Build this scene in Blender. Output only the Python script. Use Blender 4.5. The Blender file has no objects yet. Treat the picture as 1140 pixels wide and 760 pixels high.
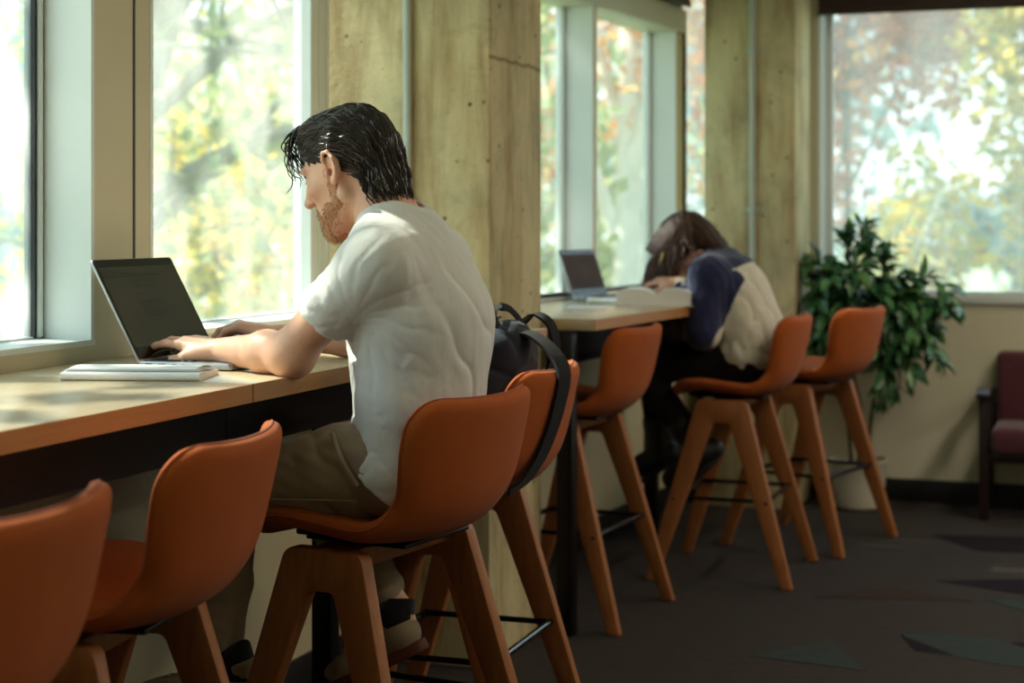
import bpy, bmesh, math, random
import numpy as np
from mathutils import Vector, Matrix, Euler

PI = math.pi
scene = bpy.context.scene
COL = scene.collection

# ------------------------------------------------------------------ camera
CAM_H = 1.25
YAW = math.radians(19.75)
cam_d = bpy.data.cameras.new('camera')
cam = bpy.data.objects.new('camera', cam_d); COL.objects.link(cam)
cam.location = (0, 0, CAM_H)
cam.rotation_euler = (PI/2, 0, YAW)
cam_d.sensor_width = 36.0
cam_d.lens = 36.0*1880/1140
cam_d.shift_y = -134/1140
cam_d.clip_start = 0.05; cam_d.clip_end = 400
cam_d.dof.use_dof = True
cam_d.dof.focus_distance = 3.25
cam_d.dof.aperture_fstop = 3.4
scene.camera = cam

# ------------------------------------------------------------------ world, sun, exposure
scene.view_settings.view_transform = 'Standard'
scene.view_settings.look = 'None'
scene.view_settings.exposure = 0.90
scene.view_settings.gamma = 1.0
scene.view_settings.use_curve_mapping = False
try:
    scene.cycles.use_denoising = True
    scene.cycles.max_bounces = 10
    scene.cycles.diffuse_bounces = 5
    scene.cycles.transparent_max_bounces = 24
    scene.cycles.sample_clamp_indirect = 6.0
    scene.cycles.caustics_reflective = False
    scene.cycles.caustics_refractive = False
except Exception:
    pass

SKY_STRENGTH = 1.25
world = bpy.data.worlds.new('sky'); scene.world = world
world.use_nodes = True
nt = world.node_tree; nt.nodes.clear()
wo = nt.nodes.new('ShaderNodeOutputWorld'); bg = nt.nodes.new('ShaderNodeBackground')
tc = nt.nodes.new('ShaderNodeTexCoord'); sp = nt.nodes.new('ShaderNodeSeparateXYZ')
rp = nt.nodes.new('ShaderNodeValToRGB')
rp.color_ramp.elements[0].position = 0.0; rp.color_ramp.elements[0].color = (0.86, 0.93, 0.95, 1)
rp.color_ramp.elements[1].position = 0.5; rp.color_ramp.elements[1].color = (0.50, 0.72, 1.0, 1)
e = rp.color_ramp.elements.new(0.12); e.color = (0.78, 0.90, 1.0, 1)
nt.links.new(tc.outputs['Generated'], sp.inputs[0]); nt.links.new(sp.outputs['Z'], rp.inputs[0])
nt.links.new(rp.outputs[0], bg.inputs[0]); bg.inputs[1].default_value = SKY_STRENGTH
nt.links.new(bg.outputs[0], wo.inputs[0])

SUN_EL = math.radians(46)
SUN_DIR = Vector((math.cos(SUN_EL), -0.03, -math.sin(SUN_EL)))      # the way the light travels
sun_d = bpy.data.lights.new('sun', 'SUN'); sun = bpy.data.objects.new('sun', sun_d); COL.objects.link(sun)
sun_d.energy = 7.5; sun_d.color = (1.0, 0.93, 0.82); sun_d.angle = math.radians(0.6)
sun.rotation_euler = SUN_DIR.to_track_quat('-Z', 'Y').to_euler()
sun.location = (-12, 3, 14)

# ------------------------------------------------------------------ material helpers
def srgb(r, g, b):
    f = lambda c: ((c/255)/12.92 if c/255 <= 0.04045 else (((c/255)+0.055)/1.055)**2.4)
    return (f(r), f(g), f(b), 1.0)

class NT:
    """small node tree helper"""
    def __init__(s, name):
        s.m = bpy.data.materials.new(name); s.m.use_nodes = True
        s.t = s.m.node_tree; s.t.nodes.clear()
        s.out = s.t.nodes.new('ShaderNodeOutputMaterial')
    def n(s, typ, **kw):
        nd = s.t.nodes.new(typ)
        for k, v in kw.items():
            if k == 'inp':
                for kk, vv in v.items(): nd.inputs[kk].default_value = vv
            else: setattr(nd, k, v)
        return nd
    def l(s, a, b): s.t.links.new(a, b)
    def bsdf(s, col=(0.5, 0.5, 0.5, 1), rough=0.6, **kw):
        b = s.n('ShaderNodeBsdfPrincipled')
        b.inputs['Base Color'].default_value = col; b.inputs['Roughness'].default_value = rough
        for k, v in kw.items(): b.inputs[k.replace('_', ' ')].default_value = v
        s.l(b.outputs[0], s.out.inputs[0]); return b
    def coord(s, kind='Object', scale=(1, 1, 1), rot=(0, 0, 0)):
        c = s.n('ShaderNodeTexCoord'); m = s.n('ShaderNodeMapping')
        m.inputs['Scale'].default_value = scale; m.inputs['Rotation'].default_value = rot
        s.l(c.outputs[kind], m.inputs[0]); return m.outputs[0]
    def noise(s, vec, scale=5, detail=4, rough=0.55, dist=0.0):
        n_ = s.n('ShaderNodeTexNoise'); s.l(vec, n_.inputs['Vector'])
        n_.inputs['Scale'].default_value = scale; n_.inputs['Detail'].default_value = detail
        n_.inputs['Roughness'].default_value = rough; n_.inputs['Distortion'].default_value = dist
        return n_.outputs[0]
    def ramp(s, fac, stops):
        r = s.n('ShaderNodeValToRGB'); el = r.color_ramp.elements
        while len(el) < len(stops): el.new(0.5)
        for i, (p, c) in enumerate(stops): el[i].position = p; el[i].color = c
        s.l(fac, r.inputs[0]); return r.outputs[0]
    def mix(s, fac, a, b, mode='MIX'):
        m = s.n('ShaderNodeMix', data_type='RGBA', blend_type=mode)
        for sock, v in ((m.inputs[0], fac), (m.inputs[6], a), (m.inputs[7], b)):
            if hasattr(v, 'is_linked') or hasattr(v, 'links'): s.l(v, sock)
            else: sock.default_value = v
        return m.outputs[2]
    def bump(s, h, b, strength=0.3, dist=0.01):
        bp = s.n('ShaderNodeBump'); bp.inputs['Strength'].default_value = strength; bp.inputs['Distance'].default_value = dist
        s.l(h, bp.inputs['Height']); s.l(bp.outputs[0], b.inputs['Normal'])

def plain(name, col, rough=0.5, var=0.06, scale=12, bump=0.0, **kw):
    t = NT(name); b = t.bsdf(col, rough, **kw); v = t.coord()
    f = t.noise(v, scale, 4)
    lo = tuple(max(0, c*(1-var)) for c in col[:3])+(1,); hi = tuple(min(1, c*(1+var)) for c in col[:3])+(1,)
    t.l(t.ramp(f, [(0.3, lo), (0.7, hi)]), b.inputs['Base Color'])
    if bump: t.bump(t.noise(v, scale*8, 3), b, bump, 0.003)
    return t.m

def fabric(name, col, rough=0.85, weave=900, var=0.18, sheen=0.3, bump=0.25, big=9):
    t = NT(name); b = t.bsdf(col, rough); v = t.coord()
    b.inputs['Sheen Weight'].default_value = sheen; b.inputs['Specular IOR Level'].default_value = 0.2
    f = t.noise(v, weave, 2, 0.7); g = t.noise(v, big, 3)
    lo = tuple(c*(1-var) for c in col[:3])+(1,); hi = tuple(min(1, c*(1+var)) for c in col[:3])+(1,)
    c1 = t.ramp(f, [(0.3, lo), (0.7, hi)])
    c2 = t.mix(0.35, c1, t.ramp(g, [(0.3, lo), (0.7, hi)]))
    t.l(c2, b.inputs['Base Color'])
    t.bump(f, b, bump, 0.002)
    return t.m

def wood(name, a, bcol, rough=0.45, scale=(1, 1, 1), ring=14):
    t = NT(name); b = t.bsdf(a, rough); v = t.coord('Object', scale)
    f = t.noise(v, ring, 6, 0.6, 1.2); g = t.noise(v, ring*9, 3, 0.6)
    c = t.ramp(f, [(0.25, a), (0.5, tuple((x+y)/2 for x, y in zip(a, bcol))), (0.75, bcol)])
    dk = tuple(x*0.72 for x in a[:3])+(1,)
    c2 = t.mix(t.ramp(g, [(0.35, (0.45,)*3+(1,)), (0.6, (0, 0, 0, 1))]), c, dk)
    t.l(c2, b.inputs['Base Color']); t.bump(g, b, 0.12, 0.002)
    return t.m

M = {}
M['stool_fabric'] = fabric('orange_wool', srgb(164, 80, 27), weave=1100, var=0.2, sheen=0.06)
M['stool_piping'] = fabric('orange_wool_edge', srgb(160, 68, 24), weave=1100)
M['oak'] = wood('oak_legs', srgb(168, 106, 58), srgb(134, 78, 40), 0.5, (6, 6, 1.0), 7)
M['black_metal'] = plain('black_steel', (0.012, 0.011, 0.013, 1), 0.35, Metallic=0.6)
M['bar_metal'] = plain('dark_polished_steel', (0.09, 0.09, 0.10, 1), 0.22, Metallic=1.0)
M['black_panel'] = plain('black_laminate', (0.010, 0.008, 0.010, 1), 0.6)
M['chrome'] = plain('steel', (0.45, 0.46, 0.48, 1), 0.3, Metallic=1.0)
M['maple'] = wood('maple_laminate', srgb(208, 192, 162), srgb(196, 174, 138), 0.22, (5, 0.8, 5), 5)
M['maple_edge'] = wood('maple_edge', srgb(188, 132, 74), srgb(170, 112, 58), 0.45, (8, 0.9, 14), 5)
M['wall_paint'] = plain('warm_white_paint', srgb(212, 206, 182), 0.75, 0.03, 3, 0.05)
M['low_wall'] = plain('grey_white_paint', srgb(196, 192, 176), 0.8, 0.03, 3, 0.05)
M['frame_white'] = plain('white_aluminium', srgb(222, 228, 226), 0.45, 0.02, 5)
M['frame_beige'] = plain('beige_painted_metal', srgb(206, 196, 164), 0.5, 0.03, 5)
M['gasket'] = plain('black_rubber', (0.012, 0.013, 0.014, 1), 0.5)
M['shade'] = fabric('brown_shade', srgb(62, 46, 42), 0.8, 500, 0.1)
M['shade_case'] = plain('shade_case', srgb(196, 196, 176), 0.5, 0.03)
M['ceiling'] = plain('ceiling_white', srgb(225, 222, 210), 0.85, 0.03)
M['baseboard'] = plain('black_vinyl', (0.010, 0.009, 0.011, 1), 0.5)
M['pipe'] = plain('grey_painted_pipe', srgb(176, 186, 178), 0.4, 0.04)

def concrete():
    t = NT('board_formed_concrete'); b = t.bsdf(rough=0.85); v = t.coord()
    v2 = t.coord('Object', (3, 3, 0.45))
    a = t.noise(v, 2.6, 6, 0.62, 0.6); s = t.noise(v2, 4.5, 6, 0.6, 0.5); f = t.noise(v, 46, 4, 0.7)
    base = t.ramp(a, [(0.28, srgb(160, 154, 124)), (0.5, srgb(200, 188, 148)), (0.72, srgb(216, 200, 156))])
    stain = t.ramp(s, [(0.44, (0, 0, 0, 1)), (0.70, (0.75,)*3+(1,))])
    c = t.mix(stain, base, srgb(148, 116, 70))
    dk = t.ramp(t.noise(v, 7.5, 8, 0.75, 0.9), [(0.55, (0, 0, 0, 1)), (0.75, (0.55,)*3+(1,))])
    c = t.mix(dk, c, srgb(112, 108, 92))
    spk = t.ramp(f, [(0.62, (0, 0, 0, 1)), (0.74, (0.6,)*3+(1,))])
    c = t.mix(spk, c, srgb(96, 82, 58))
    vo = t.n('ShaderNodeTexVoronoi'); vo.inputs['Scale'].default_value = 13; t.l(v, vo.inputs['Vector'])
    pit = t.ramp(vo.outputs['Distance'], [(0.05, (0.9,)*3+(1,)), (0.11, (0, 0, 0, 1))])
    c = t.mix(pit, c, srgb(60, 46, 32))
    # construction joint between two lifts of the pour
    sx = t.n('ShaderNodeSeparateXYZ'); t.l(v, sx.inputs[0])
    wob = t.n('ShaderNodeMath', operation='MULTIPLY_ADD'); t.l(t.noise(v, 9, 4), wob.inputs[0]); wob.inputs[1].default_value = 0.03; t.l(sx.outputs['Z'], wob.inputs[2])
    sub = t.n('ShaderNodeMath', operation='SUBTRACT'); t.l(wob.outputs[0], sub.inputs[0]); sub.inputs[1].default_value = 1.725
    ab = t.n('ShaderNodeMath', operation='ABSOLUTE'); t.l(sub.outputs[0], ab.inputs[0])
    ln = t.ramp(ab.outputs[0], [(0.0, (0.8,)*3+(1,)), (0.009, (0, 0, 0, 1))])
    mk = t.n('ShaderNodeMath', operation='GREATER_THAN'); t.l(sx.outputs['X'], mk.inputs[0]); mk.inputs[1].default_value = -1.653
    mk2 = t.n('ShaderNodeMath', operation='LESS_THAN'); t.l(sx.outputs['Y'], mk2.inputs[0]); mk2.inputs[1].default_value = 5.0
    ml = t.n('ShaderNodeMath', operation='MULTIPLY'); t.l(mk.outputs[0], ml.inputs[0]); t.l(mk2.outputs[0], ml.inputs[1])
    ml2 = t.n('ShaderNodeMath', operation='MULTIPLY'); t.l(ml.outputs[0], ml2.inputs[0]); t.l(ln, ml2.inputs[1])
    c = t.mix(ml2.outputs[0], c, srgb(84, 62, 38))
    t.l(c, b.inputs['Base Color']); t.bump(t.mix(0.5, a, f), b, 0.35, 0.01)
    return t.m
M['concrete'] = concrete()

def carpet_mat(name, a, bcol):
    t = NT(name); b = t.bsdf(rough=0.95); v = t.coord()
    b.inputs['Specular IOR Level'].default_value = 0.1
    f = t.noise(v, 260, 3, 0.8); g = t.noise(t.coord('Object', (2, 9, 1)), 7, 5, 0.7)
    c = t.mix(t.ramp(g, [(0.35, (0, 0, 0, 1)), (0.68, (1, 1, 1, 1))]), a, bcol)
    d = t.mix(t.ramp(f, [(0.3, (0.6,)*3+(1,)), (0.6, (0, 0, 0, 1))]), c, tuple(x*0.45 for x in a[:3])+(1,))
    t.l(d, b.inputs['Base Color']); t.bump(f, b, 0.5, 0.004)
    return t.m
M['carpet'] = carpet_mat('carpet_taupe', srgb(68, 61, 58), srgb(53, 49, 48))
M['carpet_plum'] = carpet_mat('carpet_plum', srgb(38, 29, 36), srgb(31, 25, 32))
M['carpet_teal'] = carpet_mat('carpet_grey_green', srgb(62, 70, 70), srgb(50, 57, 57))
M['carpet_brown'] = carpet_mat('carpet_brown', srgb(66, 52, 44), srgb(55, 45, 40))

def glass_mat(name, veil=0.06, tint=(0.93, 0.98, 0.95, 1)):
    t = NT(name)
    tr = t.n('ShaderNodeBsdfTransparent'); tr.inputs[0].default_value = tint
    gl = t.n('ShaderNodeBsdfGlossy'); gl.inputs['Roughness'].default_value = 0.02
    tl = t.n('ShaderNodeBsdfTranslucent'); tl.inputs[0].default_value = (0.92, 0.97, 0.95, 1)  # translucent dust veil also puts the bright window haze into the pane
    lw = t.n('ShaderNodeLayerWeight'); lw.inputs[0].default_value = 0.5
    pw = t.n('ShaderNodeMath', operation='POWER'); t.l(lw.outputs['Facing'], pw.inputs[0]); pw.inputs[1].default_value = 5.0
    fr = t.n('ShaderNodeMath', operation='MULTIPLY_ADD'); t.l(pw.outputs[0], fr.inputs[0]); fr.inputs[1].default_value = 0.5; fr.inputs[2].default_value = 0.03
    v = t.coord(); dn = t.ramp(t.noise(t.coord('Object', (1, 1, 0.3)), 3.0, 5, 0.65), [(0.3, (veil*0.6,)*3+(1,)), (0.7, (veil*1.4,)*3+(1,))])
    m1 = t.n('ShaderNodeMixShader'); t.l(dn, m1.inputs[0]); t.l(tr.outputs[0], m1.inputs[1]); t.l(tl.outputs[0], m1.inputs[2])
    m2 = t.n('ShaderNodeMixShader'); t.l(fr.outputs[0], m2.inputs[0]); t.l(m1.outputs[0], m2.inputs[1]); t.l(gl.outputs[0], m2.inputs[2])
    t.l(m2.outputs[0], t.out.inputs[0]); return t.m
M['glass'] = glass_mat('dusty_hazed_window_glass', 0.105)
M['glass_veiled'] = glass_mat('dusty_strong_haze_glass', 0.22)
M['glass_hazy'] = glass_mat('hazy_window_glass', 0.19)

# ------------------------------------------------------------------ mesh helpers
class MB:
    """collects shapes and links them as ONE mesh object"""
    def __init__(s): s.v = []; s.f = []; s.mi = []
    def raw(s, vs, fs, mi=0, xf=None):
        o = len(s.v)
        for p in vs:
            p = Vector(p)
            if xf is not None: p = xf @ p
            s.v.append(tuple(p))
        for f in fs: s.f.append(tuple(i+o for i in f)); s.mi.append(mi)
        return s
    def box(s, x0, x1, y0, y1, z0, z1, bev=0.0, mi=0, xf=None, seg=2):
        bm = bmesh.new(); bmesh.ops.create_cube(bm, size=1.0)
        for v in bm.verts:
            v.co = Vector(((x0+x1)/2+v.co.x*(x1-x0), (y0+y1)/2+v.co.y*(y1-y0), (z0+z1)/2+v.co.z*(z1-z0)))
        if bev > 0: bmesh.ops.bevel(bm, geom=bm.edges[:], offset=bev, segments=seg, affect='EDGES', profile=0.5)
        s.bm(bm, mi, xf); return s
    def bm(s, bm, mi=0, xf=None):
        bm.verts.index_update()
        s.raw([v.co.copy() for v in bm.verts], [[v.index for v in f.verts] for f in bm.faces], mi, xf); bm.free()
    def tube(s, pts, r, n=10, mi=0, xf=None, cap=True):
        pts = [Vector(p) for p in pts]; N = len(pts)
        rs = r if isinstance(r, (list, tuple)) else [r]*N
        vs = []; fs = []; up = None
        for i, p in enumerate(pts):
            d = (pts[min(i+1, N-1)]-pts[max(i-1, 0)]).normalized()
            if up is None:
                up = Vector((0, 0, 1)) if abs(d.z) < 0.9 else Vector((1, 0, 0))
            a = d.cross(up); a = a.normalized() if a.length > 1e-6 else d.orthogonal().normalized()
            b = a.cross(d).normalized(); up = b
            for k in range(n):
                t = 2*PI*k/n; vs.append(p+(a*math.cos(t)+b*math.sin(t))*rs[i])
        for i in range(N-1):
            for k in range(n):
                k2 = (k+1) % n; fs.append((i*n+k, i*n+k2, (i+1)*n+k2, (i+1)*n+k))
        if cap: fs.append(tuple(range(n))); fs.append(tuple(reversed(range((N-1)*n, N*n))))
        return s.raw(vs, fs, mi, xf)
    def lathe(s, prof, n=32, mi=0, xf=None):
        vs = []; fs = []
        for r, z in prof:
            for k in range(n): vs.append((r*math.cos(2*PI*k/n), r*math.sin(2*PI*k/n), z))
        for i in range(len(prof)-1):
            for k in range(n):
                k2 = (k+1) % n; fs.append((i*n+k, i*n+k2, (i+1)*n+k2, (i+1)*n+k))
        return s.raw(vs, fs, mi, xf)
    def prism(s, poly, h0, h1, axis='y', bev=0.0, mi=0, xf=None, seg=2):
        """extrude a 2D polygon with eased edges; axis y: poly in (x,z); axis z: poly in (x,y); axis x: poly in (y,z)"""
        from mathutils.geometry import tessellate_polygon
        P = [Vector((a, b)) for a, b in poly]; n = len(P)
        if sum(P[i].x*P[(i+1) % n].y-P[(i+1) % n].x*P[i].y for i in range(n)) < 0: P.reverse()
        N = []
        for i in range(n):
            e0 = (P[i]-P[i-1]); e1 = (P[(i+1) % n]-P[i])
            q = Vector((-e0.y, e0.x)).normalized()+Vector((-e1.y, e1.x)).normalized()
            N.append(q.normalized() if q.length > 1e-6 else Vector((0, 0)))
        mk = {'y': lambda a, b, h: (a, h, b), 'z': lambda a, b, h: (a, b, h), 'x': lambda a, b, h: (h, a, b)}[axis]
        rings = [(0.0, h0), (0.0, h1)] if bev <= 0 else [(bev, h0), (bev*0.29, h0+bev*0.29), (0.0, h0+bev), (0.0, h1-bev), (bev*0.29, h1-bev*0.29), (bev, h1)]
        vs = [mk(*(P[i]+N[i]*ins), h) for ins, h in rings for i in range(n)]; fs = []
        for r in range(len(rings)-1):
            for i in range(n):
                j = (i+1) % n; fs.append((r*n+i, r*n+j, (r+1)*n+j, (r+1)*n+i))
        tri = tessellate_polygon([[Vector((p.x, p.y, 0)) for p in P]])
        top = (len(rings)-1)*n
        for t in tri: fs.append(tuple(t)); fs.append(tuple(top+i for i in reversed(t)))
        return s.raw(vs, fs, mi, xf)
    def build(s, name, mats, parent=None, smooth=True, loc=None, rotz=None, fix=True):
        me = bpy.data.meshes.new(name); me.from_pydata(s.v, [], s.f)
        if fix:
            bm = bmesh.new(); bm.from_mesh(me); bmesh.ops.recalc_face_normals(bm, faces=bm.faces); bm.to_mesh(me); bm.free()
        mats = mats if isinstance(mats, (list, tuple)) else [mats]
        for m in mats: me.materials.append(m)
        if len(mats) > 1 and len(me.polygons) == len(s.mi): me.polygons.foreach_set('material_index', s.mi)
        if smooth:
            me.polygons.foreach_set('use_smooth', [True]*len(me.polygons))
            try: me.set_sharp_from_angle(angle=math.radians(38))
            except Exception: pass
        o = bpy.data.objects.new(name, me); COL.objects.link(o)
        if parent: o.parent = parent
        if loc is not None: o.location = loc
        if rotz is not None: o.rotation_euler = (0, 0, rotz)
        return o

def tag(o, label=None, cat=None, group=None, kind=None):
    if label: o['label'] = label
    if cat: o['category'] = cat
    if group: o['group'] = group
    if kind: o['kind'] = kind
    return o

def thing(name, label, cat, loc=(0, 0, 0), rotz=0.0, group=None):
    o = bpy.data.objects.new(name, None); COL.objects.link(o)
    o.location = loc; o.rotation_euler = (0, 0, rotz); o.empty_display_size = 0.1
    return tag(o, label, cat, group)

def children(o): return [c for c in COL.objects if c.parent == o]
def copy_tree(o, parent=None):
    kids = [c for c in list(COL.objects) if c.parent == o]
    c = o.copy(); COL.objects.link(c); c.parent = parent
    for ch in kids: copy_tree(ch, c)
    return c

def smooth_curve(pts, n=8):
    """Catmull-Rom through pts"""
    P = [Vector(p) for p in pts]; out = []
    for i in range(len(P)-1):
        a = P[max(i-1, 0)]; b = P[i]; c = P[i+1]; d = P[min(i+2, len(P)-1)]
        for k in range(n):
            t = k/n
            out.append(0.5*((2*b)+(c-a)*t+(2*a-5*b+4*c-d)*t*t+(3*b-a-3*c+d)*t**3))
    out.append(P[-1]); return out
def rounded(poly, radii, n=6):
    """round the corners of a 2D polygon"""
    out = []; N = len(poly)
    for i in range(N):
        p = Vector(poly[i]); a = Vector(poly[i-1]); b = Vector(poly[(i+1) % N]); r = radii[i] if isinstance(radii, (list, tuple)) else radii
        if r <= 0: out.append(tuple(p)); continue
        u = (a-p).normalized(); w = (b-p).normalized(); ang = math.acos(max(-1, min(1, u.dot(w))))
        d = min(r/math.tan(ang/2), (a-p).length*0.49, (b-p).length*0.49)
        s0 = p+u*d; s1 = p+w*d
        for k in range(n+1):
            t = k/n; out.append(tuple(s0*(1-t)**2+p*2*t*(1-t)+s1*t*t))
    return out
# ================================================================== the setting
WX = -2.04                       # room face of the window wall
GX = -2.165                      # glass line
SILL = 1.0
HEAD = 2.25
CEIL = 2.75
BAY = math.atan(0.085)           # the far bay turns in by about five degrees
BAY_O = Vector((-2.04, 4.86, 0))
BAYM = Matrix.Translation(BAY_O) @ Matrix.Rotation(-BAY, 4, 'Z')
BACK = 7.70

def struct(name, mb, mats, **kw):
    return tag(mb.build(name, mats, **kw), kind='structure')

# floor with inlaid carpet shards
fl = MB(); fl.box(-2.3, 4.2, -3.2, 7.9, -0.08, 0.0)
shards = [
    ([(-0.33, 5.20), (-0.10, 5.30), (0.35, 4.96), (0.30, 4.62), (0.02, 4.82)], 1),
    ([(-0.07, 4.93), (0.28, 4.60), (0.22, 4.42), (-0.14, 4.67)], 1),
    ([(-0.62, 5.22), (-0.36, 5.26), (-0.12, 5.02), (-0.16, 4.90), (-0.54, 5.02)], 2),
    ([(-0.62, 5.20), (-0.56, 5.02), (-0.44, 5.00)], 1),
    ([(-0.10, 5.32), (0.10, 5.30), (0.55, 4.96), (0.40, 4.92)], 2),
    ([(-0.02, 4.84), (0.10, 4.76), (0.18, 4.76)], 3),
    ([(-0.60, 6.02), (-0.30, 6.16), (0.15, 5.95), (-0.2, 5.86)], 1),
    ([(-0.42, 5.78), (-0.06, 5.86), (0.10, 5.60), (-0.2, 5.56)], 2),
    ([(-0.95, 5.62), (-0.72, 5.86), (-0.45, 5.74)], 3),
    ([(0.18, 5.86), (0.62, 5.70), (0.5, 5.42), (0.12, 5.58)], 3),
    ([(-0.7, 6.9), (-0.2, 7.0), (0.1, 6.7), (-0.5, 6.62)], 1),
    ([(0.2, 6.6), (0.7, 6.8), (0.9, 6.3), (0.3, 6.3)], 2),
    ([(-1.0, 4.8), (-0.8, 5.05), (-0.66, 4.75)], 2),
]
random.seed(5)
for k in range(26):
    cx, cy = random.uniform(-1.6, 3.6), random.uniform(-2.6, 4.2)
    a0 = random.uniform(0, PI); L = random.uniform(0.3, 0.7); W = random.uniform(0.1, 0.25)
    q = [(-L, -W*0.3), (0.1*L, -W), (L, 0.1*W), (-0.2*L, W)]
    shards.append(([(cx+x*math.cos(a0)-y*math.sin(a0), cy+x*math.sin(a0)+y*math.cos(a0)) for x, y in q], 1+k % 3))
for i, (poly, mi) in enumerate(shards):
    fl.prism(poly, 0.0004, 0.0012+0.00004*i, 'z', 0, mi)
struct('floor', fl, [M['carpet'], M['carpet_plum'], M['carpet_teal'], M['carpet_brown']], smooth=False)
struct('ceiling', MB().box(-2.3, 4.2, -3.2, 7.9, CEIL, CEIL+0.1), M['ceiling'])
struct('wall_right', MB().box(4.0, 4.15, -3.1, 7.85, 0, CEIL), M['wall_paint'])
struct('wall_rear', MB().box(-2.2, 4.1, -3.1, -2.95, 0, CEIL), M['wall_paint'])

# left (window) wall: low wall, piers, header; the jambs are white
wl = MB()
wl.box(-2.20, WX, -3.0, 4.86, 0, SILL-0.012)
wl.box(-2.20, WX, -3.0, 4.86, HEAD, CEIL)
for y0, y1 in ((-3.0, -2.6), (-0.75, -0.53), (1.15, 1.37), (3.062, 3.286)):
    wl.box(-2.19, WX, y0, y1, SILL-0.012, HEAD)
struct('wall_left', wl, M['frame_beige'])
struct('trim_1', MB().box(-2.045, WX+0.0015, 3.214, 3.222, SILL-0.012, HEAD), M['gasket'])      # joint in the pier

# window band under the far bay
wb = MB()
wb.box(-0.16, 0, 0.0, 2.90, 0, SILL-0.03, xf=BAYM)
wb.box(-0.16, 0, 0.0, 2.90, 2.30, CEIL, xf=BAYM)
wb.box(-0.16, 0, 0.0, 2.50, 2.19, 2.30, xf=BAYM)
wb.box(-0.15, 0, 0.0, 0.45, SILL-0.03, 2.19, xf=BAYM)
wb.box(-0.15, -0.0, 1.425, 1.452, SILL-0.03, 2.19, xf=BAYM)
wb.box(-0.15, -0.0, 2.405, 2.50, SILL-0.03, 2.19, xf=BAYM)
struct('wall_left_bay', wb, M['frame_beige'])

# back wall : low wall with a long window
bw = MB()
bw.box(-2.05, 4.1, BACK, BACK+0.18, 0, 0.93)
bw.box(-2.05, 4.1, BACK, BACK+0.18, 2.36, CEIL)
bw.box(-1.40, -1.285, BACK, BACK+0.18, 0.93, 2.36)
bw.box(1.9, 4.1, BACK, BACK+0.18, 0.93, 2.36)
struct('wall_back', bw, M['wall_paint'])

def window(name, y0, y1, z0, z1, xf=None, jamb0=True, jamb1=True, depth=0.125, fw=0.022, gasket=True, pane=None):
    """reveal lining, frame and pane of one opening; local x = 0 is the room face, glass at x = -depth, y runs along the wall"""
    w = MB(); X = -depth
    w.box(X-0.03, 0.004, y0-0.001, y1+0.001, z0-0.012, z0, xf=xf)            # sill board
    w.box(X-0.03, 0.0, y0, y1, z1-0.012, z1+0.002, xf=xf)
    if jamb0: w.box(X-0.03, 0.0012, y0-0.002, y0+0.010, z0, z1, xf=xf)
    if jamb1: w.box(X-0.03, 0.0012, y1-0.010, y1+0.002, z0, z1, xf=xf)
    o = tag(w.build(name, M['frame_white'], smooth=False), kind='structure')
    a, b = y0+0.010, y1-0.010
    for bx in ((X-0.02, X+0.012, a+0.006, a+fw, z0+0.004, z1-0.012), (X-0.02, X+0.012, b-fw, b-0.006, z0+0.004, z1-0.012), (X-0.02, X+0.006, a, b, z0, z0+0.005), (X-0.02, X+0.012, a, b, z1-0.04, z1-0.012)):
        MB().box(*bx, 0.002, xf=xf).build('window_frame', M['frame_white'], o)
    for q in (a, a+fw, b-fw-0.010, b-0.006) if gasket else ():
        MB().box(X-0.018, X+0.008, q, q+0.008 if q != a+fw else q+0.010, z0+0.002, z1-0.014, xf=xf).build('gasket', M['gasket'], o)
    p = MB(); p.box(X-0.008, X-0.002, a+0.01, b-0.01, z0+0.003, z1-0.02, xf=xf)
    p.build('window_pane', pane or M['glass'], o)
    return o
NEAR = Matrix.Translation((WX, 0, 0))
window('window_1', 1.37, 3.062, SILL, HEAD, NEAR, pane=M['glass_veiled'])
window('window_2', 3.286, 4.412, SILL-0.005, HEAD, NEAR, jamb1=False)
wide = MB()
for a, b_, d in ((4.285, 4.306, 0.016), (4.306, 4.345, 0.010), (4.345, 4.352, 0.006), (4.352, 4.392, 0.010), (4.392, 4.412, 0.014)): wide.box(GX-0.03, GX+d+0.008, a, b_, SILL-0.004, HEAD-0.012)
struct('trim_5', wide, M['frame_white'])          # wide grooved frame against the column
window('window_3', -0.53, 1.15, SILL, HEAD, NEAR)
window('window_4', -2.6, -0.75, SILL, HEAD, NEAR)
window('window_5', 0.45, 1.425, SILL-0.03, 2.19, BAYM, gasket=False)
window('window_6', 1.452, 2.405, SILL-0.03, 2.19, BAYM, gasket=False)
BKM = Matrix.Translation((0, BACK, 0)) @ Matrix.Rotation(PI/2, 4, 'Z')     # local x -> +Y? (x=-depth goes out through the wall)
BKM = Matrix(((0, 1, 0, 0), (-1, 0, 0, BACK), (0, 0, 1, 0), (0, 0, 0, 1)))
window('window_7', -1.285, 1.9, 0.93, 2.36, BKM, depth=0.09, fw=0.045, gasket=False, pane=M['glass_hazy'])
window('window_8', -2.02, -1.40, 0.93, 2.36, BKM, depth=0.09, fw=0.02, gasket=False, pane=M['glass_hazy'])
struct('window_9', MB().box(-0.130, -0.124, 2.505, 2.80, SILL-0.03, 2.30, xf=BAYM), M['glass'])       # narrow corner light
struct('trim_2', MB().box(-1.3, 1.92, BACK-0.018, BACK+0.002, 0.885, 0.93, 0.004), M['frame_white'])   # apron under the back window
struct('trim_3', MB().box(-0.15, 0.02, 0.0, 2.50, 2.085, 2.188, 0.006, xf=BAYM), M['shade_case'])          # white header over the far bay
struct('trim_4', MB().box(-0.012, 0.010, 2.506, 2.520, SILL-0.03, 2.10, xf=BAYM), M['gasket'])         # slim black corner post
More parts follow.
